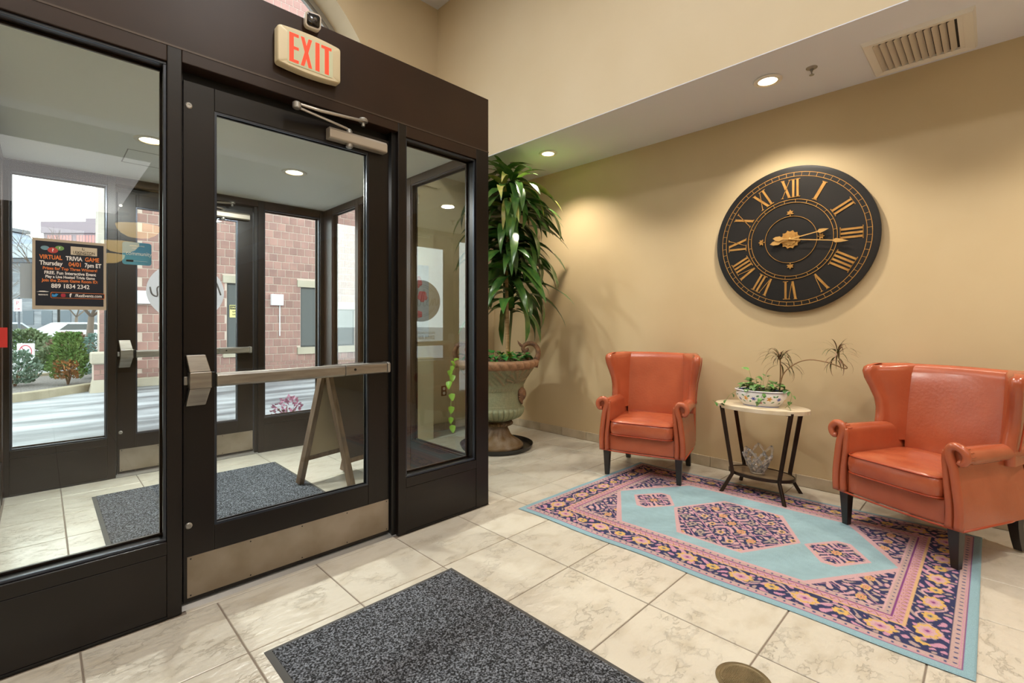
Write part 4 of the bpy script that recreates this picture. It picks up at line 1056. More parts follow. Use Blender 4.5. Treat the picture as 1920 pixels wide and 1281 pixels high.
trailing([(-.02, -.12, .02), (-.06, -.18, .03), (-.09, -.21, .01), (-.10, -.20, -.05), (-.09, -.17, -.09)], every=3)
trailing([(-.05, -.05, .02), (-.115, -.04, .012), (-.145, -.03, -.03), (-.14, -.02, -.07)], every=4)
t = thing('dracaena_plant', 'thin leaved dracaena with one upright and one arching stem in the planter', 'plant', (3.775, 1.205, .752))
DRA = mat('dracaena_leaf', '#4b5a2c', .5, col2='#7a4a38', scale=12, rnd=.25)
dm = [leaf_mesh('leaf', DRA, .19, .0088, d, 8, .1) for d in (1.0, 1.6, 2.1, 2.6)]
def head(c, n, spread=1.0, seed=1, tilt=(0, 0)):
    r_ = random.Random(seed)
    for i in range(n):
        a = r_.uniform(0, 2 * PI); el = r_.uniform(-.25, 1.25); k = r_.uniform(.75, 1.15) * spread
        zz = -.035 * r_.random() - (.03 if el < .2 else 0)
        inst(dm[r_.randrange(4)], 'leaf', t, (c[0], c[1], c[2] + zz), (0, -el, a), (k, k, k))
P = smooth_poly([(.085, -.10, 0), (.085, -.105, .08), (.083, -.108, .17), (.080, -.105, .262)], 12)
MB().tube(P, [.0055 - .0001 * i for i in range(12)], 7).build('stem', VINE, t, smooth=True)
head((.080, -.105, .262), 44, 1.0, 5)
P = smooth_poly([(.08, -.10, 0), (.085, -.125, .13), (.095, -.20, .212), (.10, -.29, .246), (.105, -.40, .232), (.11, -.49, .198), (.112, -.508, .206), (.112, -.48, .235), (.115, -.46, .27), (.118, -.452, .305)], 40)
MB().tube(P, [.0040] * 40, 7).build('stem', VINE, t, smooth=True)
head((.118, -.452, .315), 34, .95, 11)
# ================================================================ cast urn with the tall corn plant
UX, UY = 3.295, 3.552
t = thing('urn_saucer', 'black round plastic saucer under the big carved urn', 'saucer', (UX, UY, 0))
MB().lathe([(.0001, .001), (.335, .001), (.352, .004), (.372, .046), (.366, .048), (.349, .012), (.0001, .010)], 56).build('saucer', mat('black_plastic', '#1c1a19', .35), t, auto=.6)
t = thing('garden_urn', 'large carved green and tan urn with curved handles holding the tall plant', 'urn', (UX, UY, .0105), rz=math.radians(-44.7))
prof = [(.0001, .0), (.268, .0), (.272, .012), (.270, .030), (.250, .036), (.246, .050), (.228, .062), (.205, .075), (.175, .090), (.150, .108), (.130, .130), (.120, .155), (.114, .185), (.116, .205),
        (.135, .215), (.156, .226), (.160, .240), (.150, .254), (.128, .262), (.150, .272), (.200, .288), (.240, .312), (.264, .345), (.274, .380), (.268, .405), (.262, .418), (.266, .426), (.262, .434),
        (.262, .46), (.262, .50), (.262, .54), (.264, .575), (.272, .590), (.270, .605), (.274, .618), (.282, .645), (.292, .675), (.308, .705), (.330, .735), (.352, .762), (.366, .785), (.376, .800),
        (.396, .812), (.412, .830), (.420, .850), (.420, .868), (.410, .880), (.392, .886), (.372, .880), (.360, .850), (.350, .80)]
fine = []
for (a, b_), (c, d) in zip(prof[:-1], prof[1:]):
    k = max(1, int(math.hypot(c - a, d - b_) / .008))
    fine += [(a + (c - a) * i / k, b_ + (d - b_) * i / k) for i in range(k)]
fine.append(prof[-1])
def relief(a, z):
    h_ = 0.
    if .275 < z < .402:   h_ = .011 * abs(math.cos(a * 16)) ** .5 * min(1, (z - .275) / .03) - .004      # gadroons
    elif .218 < z < .256: h_ = .005 * abs(math.cos(a * 20))
    elif .07 < z < .20:   h_ = .010 * abs(math.cos(a * 8 + .35 * math.sin(z * 60))) ** .6 * math.sin((z - .07) / .13 * PI) - .002
    elif .586 < z < .612: h_ = .004 * math.sin(a * 60 + z * 260)
    elif .64 < z < .80:
        q = a % (PI / 2) - PI / 4; w_ = (z - .64) / .16
        fan = math.hypot(q * 1.6, (w_ - .25) * .9)
        h_ = (.010 * (math.cos(math.atan2(q * 1.6, w_ - .1) * 16) > 0) * (fan < .75) if w_ > .12 else 0) + .006 * math.sin(a * 9 + 6 * w_) * math.sin(a * 23 + w_ * 9) * (fan >= .75)
    elif .815 < z < .872: h_ = .010 * abs(math.sin(a * 15 + (z - .84) * 22)) ** .7 - .003
    return h_ * 1.6
N = 300
mb = MB(); mb.lathe(fine, N, lambda a, i, r, z: relief(a, z) if r > .1 and (i < len(fine) * .93) else 0)
me = mb.mesh('vessel', None, True); ca = me.color_attributes.new('Col', 'FLOAT_COLOR', 'POINT')
GRN, TANU, DKB, MID = map(rgb, ('#868b6c', '#9a7658', '#57432f', '#958a69')); buf = []
from mathutils import noise as mn
for v in me.vertices:
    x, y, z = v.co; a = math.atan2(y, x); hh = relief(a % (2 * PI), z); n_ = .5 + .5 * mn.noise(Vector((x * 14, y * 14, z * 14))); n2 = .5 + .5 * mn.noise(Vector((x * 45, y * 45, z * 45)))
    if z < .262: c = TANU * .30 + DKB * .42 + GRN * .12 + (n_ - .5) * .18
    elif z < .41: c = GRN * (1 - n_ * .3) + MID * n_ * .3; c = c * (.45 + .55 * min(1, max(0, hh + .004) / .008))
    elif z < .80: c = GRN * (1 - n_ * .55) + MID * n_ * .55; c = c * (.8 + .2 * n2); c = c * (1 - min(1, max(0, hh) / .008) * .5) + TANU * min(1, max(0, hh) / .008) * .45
    else: c = TANU * (.8 + .35 * min(1, max(0, hh + .003) / .009)) + (n2 - .5) * .06
    buf += [max(0, float(q)) for q in c] + [1]
ca.data.foreach_set('color', buf); me.materials.append(vcol_mat('weathered_cast_stone', .72, bump=.5, bscale=90, noise=.12))
o = bpy.data.objects.new('vessel', me); COL.objects.link(o); o.parent = t
TERR = mat('tan_cast_stone', '#8f6746', .65, col2='#5f4331', scale=26, bump=.5, bscale=60)
for s in (1, -1):
    mb = MB()
    P = smooth_poly([(.392, 0, .80), (.408, 0, .875), (.424, 0, .940), (.412, 0, 1.000), (.370, 0, 1.036), (.318, 0, 1.040), (.278, 0, 1.018), (.268, 0, .985), (.290, 0, .960), (.312, 0, .975), (.306, 0, .995)], 50)
    mb.tube([(s * p.x, p.y, p.z) for p in P], [.029 - .013 * i / 49 for i in range(50)], 12)
    mb.build('handle', TERR, t, smooth=True); hd = t.children[-1]
    MB().loft([[(s * (x + w * math.cos(a) * .5), w * math.sin(a), z + w * .3 * math.cos(a)) for a in [2 * PI * j / 8 for j in range(8)]] for x, z, w in ((.275, 1.0, .016), (.250, 1.02, .026), (.228, 1.045, .018), (.212, 1.072, .002))]).build('leaf_tip', TERR, hd, smooth=True)
    MB().tube([(s * p[0], 0, p[1]) for p in ((.30, .965), (.288, .93), (.300, .895), (.33, .885))], [.014, .017, .019, .016], 10).build('scroll', TERR, hd, smooth=True)
    # bearded mask below each handle
    mb = MB(); b0 = Vector((s * math.cos(.42) * .268, -math.sin(.42) * .268, .53)); out = Vector((s * math.cos(.42), -math.sin(.42), 0)); sd = Vector((-out.y, out.x, 0))
    def blob(u, w_, z, r, q=.6): c = b0 + out * u + sd * w_; mb.sphere((c.x, c.y, z), r, 12, 8, (1, 1, 1 / q if q < 1 else 1))
    blob(.0, 0, .545, .054, .75); blob(.034, 0, .545, .011, .6); blob(.022, .018, .565, .010); blob(.022, -.018, .565, .010); blob(.026, 0, .585, .018, 1)
    for k in range(9): blob(.006, -.040 + .010 * k, .600 - abs(k - 4) * .004, .013, 1)
    for k in range(7): blob(.012 - .003 * abs(k - 3), -.030 + .010 * k, .495 - .012 * (3 - abs(k - 3)), .011, .6)
    for k in range(5): blob(.004, -.045, .50 + .02 * k, .011, 1); blob(.004, .045, .50 + .02 * k, .011, 1)
    mb.build('mask', TERR, t, smooth=True)
MB().loft([[(.366 * k * math.cos(2 * PI * j / 40), .366 * k * math.sin(2 * PI * j / 40), z) for j in range(40)] for k, z in ((.96, .82), (1, .852), (.5, .862), (.05, .864))]).build('soil', SOIL, t, smooth=True)

PLX, PLY = 3.300, 3.545
t = thing('corn_plant', 'tall corn plant with long drooping green leaves growing out of the urn', 'plant', (PLX, PLY, .868))
CORN = mat('corn_leaf', '#35602a', .30, col2='#5f7f35', scale=7, lo=.4, hi=.72, rnd=.28, coat=.3, stretch=(.5, 3, 1))
CORNY = mat('yellowing_leaf', '#8aa33c', .38, col2='#c9bb74', scale=9, rnd=.15)
BARK = mat('cane_bark', '#b9996c', .7, col2='#9a7a50', scale=30, stretch=(.3, .3, 3), bump=.6, bscale=60)
lv = [leaf_mesh('leaf', CORN, 1.0, .150, d, 10, .22, wave=w_, dpow=.62) for d, w_ in ((1.5, .12), (1.8, .25), (2.05, .15), (2.3, .3), (1.95, .45))]
lvy = [leaf_mesh('leaf', CORNY, 1.0, .12, d, 10, .2, wave=.4, dpow=.7) for d in (1.5, 2.1)]
RT = Vector((.7108, -.7035, 0)); FW = Vector((.7035, .7108, 0))
def stem_pts(P, n=20): return smooth_poly([RT * a + FW * b_ + Vector((0, 0, z)) for a, b_, z in P], n)
A = stem_pts([(.105, -.03, -.02), (.098, -.03, .5), (.094, -.03, .95), (.105, -.02, 1.30), (.15, 0, 1.62), (.17, .02, 1.84)])
MB().tube(A, [.021 - .0005 * i for i in range(20)], 10).build('cane', BARK, t, smooth=True)
B = stem_pts([(.112, .03, -.02), (.118, .035, .2), (.145, .05, .55), (.14, .05, 1.1), (.09, .02, 1.6), (.065, 0, 1.90)])
MB().tube(B, [.017 - .0004 * i for i in range(20)], 9).build('cane', mat('green_cane', '#5f6a3c', .6), t, smooth=True)
r_ = random.Random(12)
def crown(pts, z0, n, Lm, seed, reach=1.0):
    r_ = random.Random(seed); sp = [p for p in pts if p.z >= z0]
    for i in range(n):
        u = (i + r_.random()) / n; q = u * (len(sp) - 1); k = int(min(q, len(sp) - 2)); p = sp[k].lerp(sp[k + 1], q - k)
        a = i * 2.399 + r_.uniform(-.4, .4); top = u > .9
        el = r_.uniform(.25, .85) if not top else r_.uniform(.9, 1.35)
        L_ = Lm * r_.uniform(.72, 1.18) * (1 if not top else .62)
        d = Vector((math.cos(a), math.sin(a), 0)); room = 4.08 - (PLX + p.x)
        if d.x * L_ * .62 > room: L_ = room / (d.x * .62)
        yl = r_.random() < (.10 if d.dot(RT) < .3 else .22) and u > .55
        lm = (lvy if yl else lv)[r_.randrange(2 if yl else 5)]
        if top: lm = lv[r_.randrange(2)]
        inst(lm, 'leaf', t, tuple(p), (r_.uniform(-.25, .25), -el, a), (L_, L_ * r_.uniform(.9, 1.25), L_))
crown(B, .42, 110, .64, 4); crown(A, .85, 78, .70, 9)
for i in range(5):      # young upright leaves at the tip
    inst(lv[i % 2], 'leaf', t, tuple(B[-1]), (0, -1.25, i * 1.26), (.26, .36, .26))
for a, b_, z, an, L_ in ((.22, 0, 1.15, -.78, .62), (.24, .0, .95, -.5, .6), (.2, -.03, 1.5, -.9, .66), (.2, 0, 1.72, -.7, .62), (.2, .02, .80, -1.0, .5)):
    p = RT * a * .6 + Vector((0, 0, z)); inst(lv[1], 'leaf', t, tuple(p), (.1, -.75, an), (L_, L_, L_))
t = thing('pothos', 'small pothos with bright leaves around the cane and trailing down the urn', 'plant', (UX, UY, .880), rz=math.radians(-44.7))
PO = mat('pothos_leaf', '#2f7434', .35, col2='#3f8f3c', scale=12, rnd=.3, coat=.3); POB = mat('backlit_pothos_leaf', '#8fc13a', .4, col2='#a8d24e', scale=12, rnd=.1, coat=.2)  # second leaf colour brightened to stand in for light shining through
pm = [leaf_mesh('leaf', PO, .085, .068, .5 + .35 * k, 6, .3, heart=True) for k in range(3)]; pb = [leaf_mesh('leaf', POB, .085, .066, .5 + .4 * k, 6, .3, heart=True) for k in range(3)]
for i in range(70):
    a = r_.uniform(0, 2 * PI); q = r_.uniform(.25, 1) ** .6 * .33; hg = r_.uniform(.01, .07); k = r_.uniform(.7, 1.15)
    MB().tube([(q * .8 * math.cos(a), q * .8 * math.sin(a), -.008), (q * math.cos(a), q * math.sin(a), hg)], .0018, 4).build('stem', STEM, t)
    inst((pb if r_.random() < .12 else pm)[i % 3], 'leaf', t, (q * math.cos(a), q * math.sin(a), hg), (r_.uniform(-.3, .3), r_.uniform(-.7, .2), a + r_.uniform(-.7, .7)), (k, k, k))
for k in range(3): inst(pb[k], 'leaf', t, (.12 + .01 * k, -.05, .02), (0, -1.1 - .1 * k, k * 2.0), (1.3, .9, 1.3))
def vine(P, n, seed):
    P = smooth_poly(P, n); MB().tube(P, .0022, 5).build('trailing_stem', mat('pale_vine', '#a9c46a', .5), t)
    rr = random.Random(seed)
    for i in range(3, n, 3):
        k = rr.uniform(.7, 1.1); inst(pb[i % 3], 'leaf', t, tuple(P[i]), (rr.uniform(-.3, .3), rr.uniform(.6, 1.3), rr.uniform(-2.2, -.8)), (k, k, k))
vine([(-.34, -.06, .01), (-.43, -.10, .02), (-.46, -.12, -.12), (-.445, -.11, -.32), (-.45, -.12, -.52), (-.44, -.11, -.66)], 26, 3)
vine([(-.33, .08, .01), (-.44, .07, .0), (-.455, .06, -.10), (-.45, .05, -.22)], 12, 8)

# ================================================================ folding sandwich board in the entry
t = thing('sandwich_board', 'wooden A-frame sandwich board standing in the entry behind the glass door', 'sign board', (0, 0, 0))
WD = mat('grey_brown_wood', '#7d6650', .6, col2='#5f4a38', scale=5, stretch=(8, 8, 1), bump=.2, bscale=30)
WDL = mat('cream_panel', '#c9b798', .6, col2='#c0ad8d', scale=3); CHK = mat('chalkboard', '#2b2724', .28)
wd = Vector((.978, .208, 0)); f1 = Vector((1.426, 3.775, .019)); f2 = Vector((1.70, 3.47, .0005)); wL = .40
for ft, nm, pm_ in ((f1, 'back', WDL), (f2, 'front', CHK)):
    topc = Vector((1.561, 3.622, .915)); 
    off = (ft - topc); off.z = 0; off.normalize(); tp = topc + off * .012
    fr = []
    for k in (0, 1): MB().bar(ft + wd * wL * k, tp + wd * wL * k, .040, .052, up=wd.cross(Vector((0, 0, 1)))).build('post', WD, t, bevel=.002)
    ax = (tp - ft)
    for u, hh in ((.21, .035), (.975, .035)):
        p = ft + ax * u; MB().bar(p + wd * .02, p + wd * (wL - .02), .018, hh, up=ax.normalized()).build('rail', WD, t, bevel=.002)
    p0, p1 = ft + ax * .225, ft + ax * .96; nn = wd.cross(ax).normalized() * .003
    MB().loft([[p0 + wd * .02 + nn, p0 + wd * (wL - .02) + nn, p0 + wd * (wL - .02) - nn, p0 + wd * .02 - nn], [p1 + wd * .02 + nn, p1 + wd * (wL - .02) + nn, p1 + wd * (wL - .02) - nn, p1 + wd * .02 - nn]]).build('panel', pm_, t)
MB().bar(Vector((1.561, 3.622, .925)) - wd * .01, Vector((1.561, 3.622, .925)) + wd * (wL + .01), .05, .012).build('top_cap', mat('dark_cap', '#3a2f28', .5), t)

# ================================================================ hanging bowl lamps of the rear lobby (mirrored in the glass)
BOWL = mat('alabaster_bowl', '#d9c48e', .4, emit='#f0c878', estr=7.)
IRON = mat('dark_iron', '#1a1614', .5, metal=.4)
def pendant(x, y, label):
    t = thing('pendant_lamp', label, 'pendant lamp', (x, y, 3.33), group=None)
    MB().lathe([(.0001, -.045), (.03, -.042), (.06, -.022), (.13, -.014), (.14, -.004), (.14, 0), (.0001, 0)], 32).build('canopy', IRON, t, auto=.6)
    mb = MB()
    for i in range(13):
        z = -.05 - i * .030; mb.tube([(.010 * math.cos(a) * (i % 2), .010 * math.cos(a) * (1 - i % 2), z + .018 * math.sin(a)) for a in [2 * PI * j / 10 for j in range(10)]], .003, 5, closed=True)
    mb.build('chain', IRON, t, kind='stuff')
    MB().tube([(0, 0, -.42), (0, 0, -.50)], .012, 8).build('stem', IRON, t)
    for k in range(3):
        a = 2 * PI * k / 3; MB().tube([(.01 * math.cos(a), .01 * math.sin(a), -.45), (.12 * math.cos(a), .12 * math.sin(a), -.50), (.275 * math.cos(a), .275 * math.sin(a), -.545)], .006, 6).build('arm', IRON, t, smooth=True)
    MB().lathe([(.285, -.54), (.283, -.56), (.262, -.62), (.215, -.68), (.14, -.725), (.05, -.742), (.0001, -.744)], 40).build('bowl', BOWL, t, smooth=True)
    MB().lathe([(.283, -.54), (.288, -.53), (.292, -.54), (.290, -.552), (.283, -.552)], 40).build('rim', IRON, t, auto=.8)
pendant(1.09, -4.35, 'hanging alabaster bowl lamp on a chain, nearest of the row behind'); pendant(1.07, -6.52, 'hanging alabaster bowl lamp on a chain, middle of the row behind'); pendant(1.07, -8.7, 'hanging alabaster bowl lamp on a chain, farthest of the row behind')

# ================================================================ outdoors
ZG = -.15
PAV = mat('icy_pavement', '#a6a9b1', .5, col2='#5c5f66', scale=1.6, stretch=(.35, 1.6, 1), bump=.2, bscale=5, lo=.38, hi=.62, detail=10)
o = box(-40, 40, 4.97, 13.3, ZG - .1, ZG).build('street_pavement', PAV)
tag(o, 'pale icy driveway pavement outside the street door', 'pavement', kind='structure')
o = box(-.6, 2.7, 5.12, 5.5, ZG, -.02).build('door_step', mat('concrete', '#a9a398', .8, col2='#98928a', scale=4, bump=.2)); tag(o, 'low concrete door step outside the street door', 'step', kind='structure')
ASP = mat('asphalt', '#8b8d93', .8, col2='#a9abb0', scale=.8, stretch=(.5, 2, 1))
o = box(-90, 60, 13.3, 150, ZG - .1, ZG - .03).build('parking_lot_ground', ASP); tag(o, 'grey parking lot ground beyond the planting bed', 'ground', kind='structure')
# planting bed and kerbs
MUL = mat('grey_mulch', '#55504f', .95, col2='#8b8584', scale=35, bump=1, bscale=45, lo=.4, hi=.6)
mb = MB(); mb.prism([(-6, 11.5), (-.55, 12.33), (.25, 12.95), (1.0, 13.65), (1.5, 13.9), (1.5, 16.9), (-1.2, 16.4), (-6, 14.5)], ZG - .03, -.06, 'xy')
o = mb.build('planting_bed', MUL); tag(o, 'planting bed of grey mulch behind the curved stone kerb', 'planting bed', kind='structure')
KRB = mat('kerb_stone', '#a59a86', .75, col2='#8f8470', scale=3, bump=.2)
def kerb(name, label, pts, w, z1):
    P = smooth_poly([(x, y, 0) for x, y in pts], 30); rings = []
    for i, p in enumerate(P):
        d = (P[min(i + 1, 29)] - P[max(i - 1, 0)]).normalized(); s_ = Vector((-d.y, d.x, 0)) * w / 2
        rings.append([(p.x - s_.x, p.y - s_.y, ZG - .05), (p.x + s_.x, p.y + s_.y, ZG - .05), (p.x + s_.x, p.y + s_.y, z1), (p.x - s_.x, p.y - s_.y, z1)])
    o = MB().loft(rings).build(name, KRB, bevel=.012); tag(o, label, 'kerb', kind='structure')
kerb('kerb_front', 'curved stone kerb between the icy driveway and the mulch bed', [(-8, 10.9), (-2.5, 11.6), (-.45, 12.25), (.3, 12.85), (1.0, 13.55), (1.48, 13.8)], .20, .0)
kerb('kerb_rear', 'pale kerb along the back of the mulch bed', [(-6, 14.6), (-1.5, 16.2), (.3, 16.9), (1.45, 17.0)], .16, .0)

# brick building across the driveway
t = thing('brick_building', 'pink brick building with stone lintels across the icy driveway', 'building', (0, 0, 0))
YB = 13.3; P_ = .2035
MOR = mat('mortar', '#c6b4aa', .9); BRK = mat('brick_face', '#9f7a72', .8, col2='#8f6e69', scale=3, rnd=.13, bump=.2, bscale=20); LIM = mat('limestone', '#b5ab9d', .75, col2='#a79d8d', scale=2)
wins = [(3.27, 3.93, .60, 2.25, 3.18, 4.02), (5.05, 5.72, .60, 2.24, 4.96, 5.82), (6.04, 6.62, .60, 1.66, 5.98, 6.70)]
mb = MB()
xs = sorted({1.5, 14.0} | {w_[0] for w_ in wins} | {w_[1] for w_ in wins})
for a, b_ in zip(xs[:-1], xs[1:]):
    w_ = [q for q in wins if q[0] <= a + .01 and b_ <= q[1] + .01]
    if w_: mb.box(a, b_, YB + .012, YB + .4, ZG, w_[0][2]); mb.box(a, b_, YB + .012, YB + .4, w_[0][3], 10.4)
    else: mb.box(a, b_, YB + .012, YB + .4, ZG, 10.4)
mb.box(1.52, 14, YB + .4, YB + 9, ZG, 10.4).build('mortar_wall', MOR, t)
box(1.49, 14, YB - .03, YB + .02, ZG, .045).build('base_course', LIM, t, bevel=.01)
bm_ = MB().loft([[(sx * (.0925 - i), y, sz * (.0925 - i)) for sx, sz in ((-1, -1), (1, -1), (1, 1), (-1, 1))] for i, y in ((0, .014), (0, .003), (.004, 0))]).mesh('brick', BRK)
sm_ = MB().loft([[(sx * (.0925 - i), y, sz * (.042 - i)) for sx, sz in ((-1, -1), (1, -1), (1, 1), (-1, 1))] for i, y in ((0, .014), (0, .003), (.004, 0))]).mesh('brick', BRK)
cand = []; rest = MB()
def free_span(x, z, hx):
    a, b = x - hx, x + hx
    for wa, wb, z0, z1, l0, l1 in wins:
        lo, hi = (wa, wb) if z0 - .03 < z < z1 + .03 else (l0, l1) if z0 - .22 < z < z1 + .22 else (9e9, 9e9)
        if b > lo and a < hi:
            if a < lo: b = min(b, lo - .012)
            elif b > hi: a = max(a, hi + .012)
            else: return None
    return (a, b) if b - a > .03 else None
for r in range(-2, 49):
    if r < 0: z = .045 + .0525 + (r + 2) * .0985; hz = .042; m_ = sm_
    else: z = .24 + .10 + r * P_; hz = .0925; m_ = bm_
    for c in range(0, 40):
        x = 1.60 + c * P_ + (P_ / 2 if r % 2 else 0)
        if x > 9 or (r > 16 and x > 7): continue
        sp = free_span(x, z, .0925)
        if not sp: continue
        x = (sp[0] + sp[1]) / 2; hx = (sp[1] - sp[0]) / 2
        dd = .7035 * x + .7108 * YB; u = 960 + 893 * (.7108 * x - .7035 * YB) / dd; v_ = 606 - 893 * (z - 1.258) / dd
        vis = (254 < u < 310 or 398 < u < 452 or 494 < u < 609 or 618 < u < 668) and 378 < v_ < 704
        if vis: cand.append((x, z, m_, hx))
        else: rest.add([(x - hx, YB, z - hz), (x + hx, YB, z - hz), (x + hx, YB, z + hz), (x - hx, YB, z + hz), (x - hx, YB + .013, z - hz), (x + hx, YB + .013, z - hz), (x + hx, YB + .013, z + hz), (x - hx, YB + .013, z + hz)],
                       [(0, 1, 2, 3), (0, 4, 5, 1), (1, 5, 6, 2), (2, 6, 7, 3), (3, 7, 4, 0)])
cand.sort(key=lambda q: q[2] is sm_)
for i, (x, z, m_, hx) in enumerate(cand):
    if i < 298: inst(m_, 'brick', t, (x, YB, z), sc=(hx / .0925, 1, 1))
    else: hz = .042 if m_ is sm_ else .0925; rest.box(x - hx, x + hx, YB, YB + .013, z - hz, z + hz)
rest.build('brickwork', BRK, t, kind='stuff')
WGL = mat('dark_window_glass', '#20272b', .06, coat=.5); FRM = mat('window_frame_dark', '#3a3d40', .5)
for a, b_, z0, z1, l0, l1 in wins:
    w_ = MB().box(a, b_, YB + .06, YB + .10, z0, z0 + .04).box(a, b_, YB + .06, YB + .10, z1 - .04, z1).box(a, a + .04, YB + .06, YB + .10, z0 + .04, z1 - .04).box(b_ - .04, b_, YB + .06, YB + .10, z0 + .04, z1 - .04).build('window', FRM, t)
    box(a + .04, b_ - .04, YB + .075, YB + .085, z0 + .04, z1 - .04).build('pane', WGL, w_)
    box(l0, l1, YB - .02, YB + .1, z1, z1 + .19).build('lintel', LIM, t, bevel=.006); box(l0, l1, YB - .04, YB + .1, z0 - .19, z0).build('sill', LIM, t, bevel=.006)
for x, z in ((4.42, 1.87), (1.62, 1.83)):
    b_ = box(x - .15, x + .15, YB - .10, YB, z - .145, z + .145).build('wall_light_box', mat('white_box', '#dcdbe0', .5), t, bevel=.01)
    if x > 4: MB().tube([(x + .08, YB - .015, z - .14), (x + .08, YB - .015, z - .95)], .015, 6).build('conduit', mat('white_box', '#dcdbe0'), b_)
cs = thing('caution_sign', 'yellow caution sign in the window of the brick building', 'sign', (3.46, YB + .055, 1.57))
box(-.12, .16, -.003, 0, -.17, .14).build('board', mat('caution_yellow', '#d9d089', .6), cs); box(-.11, .15, -.006, -.003, .03, .125).build('header_bar', DK, cs)
text('CAUTION', .062, mat('caution_text', '#e3da94', .6), cs, (.02, -.008, .078), sx=.82, bold=.001); text('SLIPPERY', .05, DK, cs, (.02, -.005, -.03), sx=.8, bold=.001); text('SURFACE', .05, DK, cs, (.02, -.005, -.10), sx=.8, bold=.001)
# pale front pier and the low wall in front of it
t = thing('stone_pier', 'tall pale stone pier with brick foot at the near end of the brick building', 'pier', (0, 0, 0))
MB().box(.86, 1.485, 13.22, 13.9, 2.45, 4.25).build('stone_facing', mat('pale_pier', '#bdb3ab', .8, col2='#aea49c', scale=2), t)
box(.89, 1.483, 13.25, 13.88, ZG, 2.449).build('core', MOR, t)
for r in range(13):
    for c in range(3):
        x0 = .88 + c * P_ - (P_ / 2 if r % 2 else 0); x1 = x0 + P_ - .012; x0 = max(x0, .88); x1 = min(x1, 1.483)
        if x1 - x0 > .03: box(x0, x1, 13.235, 13.25, ZG + r * .2 + .006, ZG + r * .2 + .195).build('brick', BRK, t)
t = thing('low_brick_wall', 'low brick wall with pale stone cap at the end of the mulch bed', 'wall', (0, 0, 0))
LW = [(.80, 12.9), (1.48, 13.15), (1.48, 13.21), (.80, 13.10)]
MB().prism([(.72, 12.75), (1.45, 12.75), (1.45, 13.20), (.72, 13.20)], .42, .66, 'xy').build('cap_stone', LIM, t, bevel=.03)
box(.76, 1.42, 12.79, 13.19, .10, .42).build('brick_core', MOR, t)
for r in range(3):
    for c in range(4):
        x0 = max(.765, .765 + c * P_ - (.1 if r % 2 else 0)); x1 = min(.765 + (c + 1) * P_ - (.1 if r % 2 else 0) - .01, 1.415)
        if x1 - x0 > .03: box(x0, x1, 12.778, 12.79, .105 + r * .105, .105 + r * .105 + .095).build('brick', BRK, t)
MB().loft([[(.70, 12.72, ZG), (1.46, 12.72, ZG), (1.46, 13.2, ZG), (.70, 13.2, ZG)], [(.76, 12.78, .10), (1.43, 12.78, .10), (1.43, 13.2, .10), (.76, 13.2, .10)]]).build('stone_foot', LIM, t)

# shrubs
def shrub(name, label, x, y, z, w_, h_, n, m1, kind, seed, lsz=.045, extra=None):
    t = thing(name, label, 'shrub', (x, y, z)); r = random.Random(seed); mb = MB(); m2 = MB()
    for i in range(n):
        a = r.uniform(0, 2 * PI); v_ = r.random(); 
        if kind == 'round': q = (r.random() ** .45) * w_ / 2 * math.sin(PI * (.18 + .72 * v_)); zz = h_ * (.08 + .92 * v_)
        else: q = (r.random() ** .5) * w_ / 2 * (1 - .55 * v_) * min(1, .55 + v_ * 2.2); zz = h_ * (.12 + .88 * v_)
        c = Vector((q * math.cos(a), q * math.sin(a), zz)); d = Vector((math.cos(a) * .7 + r.uniform(-.5, .5), math.sin(a) * .7 + r.uniform(-.5, .5), r.uniform(-.1, 1.0))).normalized(); s_ = d.cross(Vector((r.random(), r.random(), r.random())) + Vector((.1, 0, 0))).normalized()
        k = lsz * r.uniform(.6, 1.3); tgt = m2 if extra and extra[1](c, r) else mb
        tgt.add([c - s_ * k * .3, c + d * k * .5 - s_ * k * .45, c + d * k * 1.3, c + d * k * .5 + s_ * k * .45], [(0, 1, 2, 3)])
    mb.build('foliage', m1, t, kind='stuff')
    if extra: m2.build('dry_foliage', extra[0], t, kind='stuff', label='orange brown dead patch')
    for i in range(5):
        a = i * 1.3; MB().tube([(0, 0, -.02), (.1 * w_ * math.cos(a), .1 * w_ * math.sin(a), h_ * .3), (.3 * w_ * math.cos(a), .3 * w_ * math.sin(a), h_ * .6)], [.014, .010, .005], 5).build('stem', mat('shrub_wood', '#6b4f3c', .9), t)
HOL = mat('holly_leaf', '#3f5a49', .35, col2='#8fa595', scale=9, lo=.35, hi=.7); ARB = mat('arborvitae_leaf', '#4c7136', .7, col2='#7f9a5a', scale=4); JUN = mat('juniper_leaf', '#4f6b3d', .7, col2='#8b9a7c', scale=3); BLUS = mat('blue_spruce_leaf', '#8fa9a3', .7, col2='#6f8c84', scale=4); TWG = mat('dry_twig', '#9a7f6e', .8, col2='#7d6a58', scale=3)
shrub('holly_bush', 'dark holly bush with snowy leaves in the mulch bed, left of the arborvitae', -.38, 14.35, -.06, .86, .72, 1500, HOL, 'round', 1, .05)
shrub('arborvitae', 'green arborvitae with an orange dead patch in the mulch bed', .42, 13.95, -.06, .80, 1.10, 2600, ARB, 'cone', 2, .05, extra=(mat('dead_foliage', '#b07a48', .8, col2='#8a5c3a', scale=6), lambda c, r: c.z < .52 and c.y < .05 and abs(c.x + .03) < .17 and r.random() < .9))
shrub('blue_shrub', 'pale blue green shrub behind the arborvitae near the low wall', .98, 15.3, -.06, .85, 1.05, 1500, BLUS, 'round', 3, .05)
shrub('juniper', 'spreading green juniper behind the mulch bed, above the warning sign', -.45, 22.6, ZG, 1.9, 1.15, 2400, JUN, 'round', 4, .10)
shrub('juniper', 'low dark juniper right beside the warning sign', .25, 19.0, ZG, .8, .7, 1000, JUN, 'round', 6, .08)
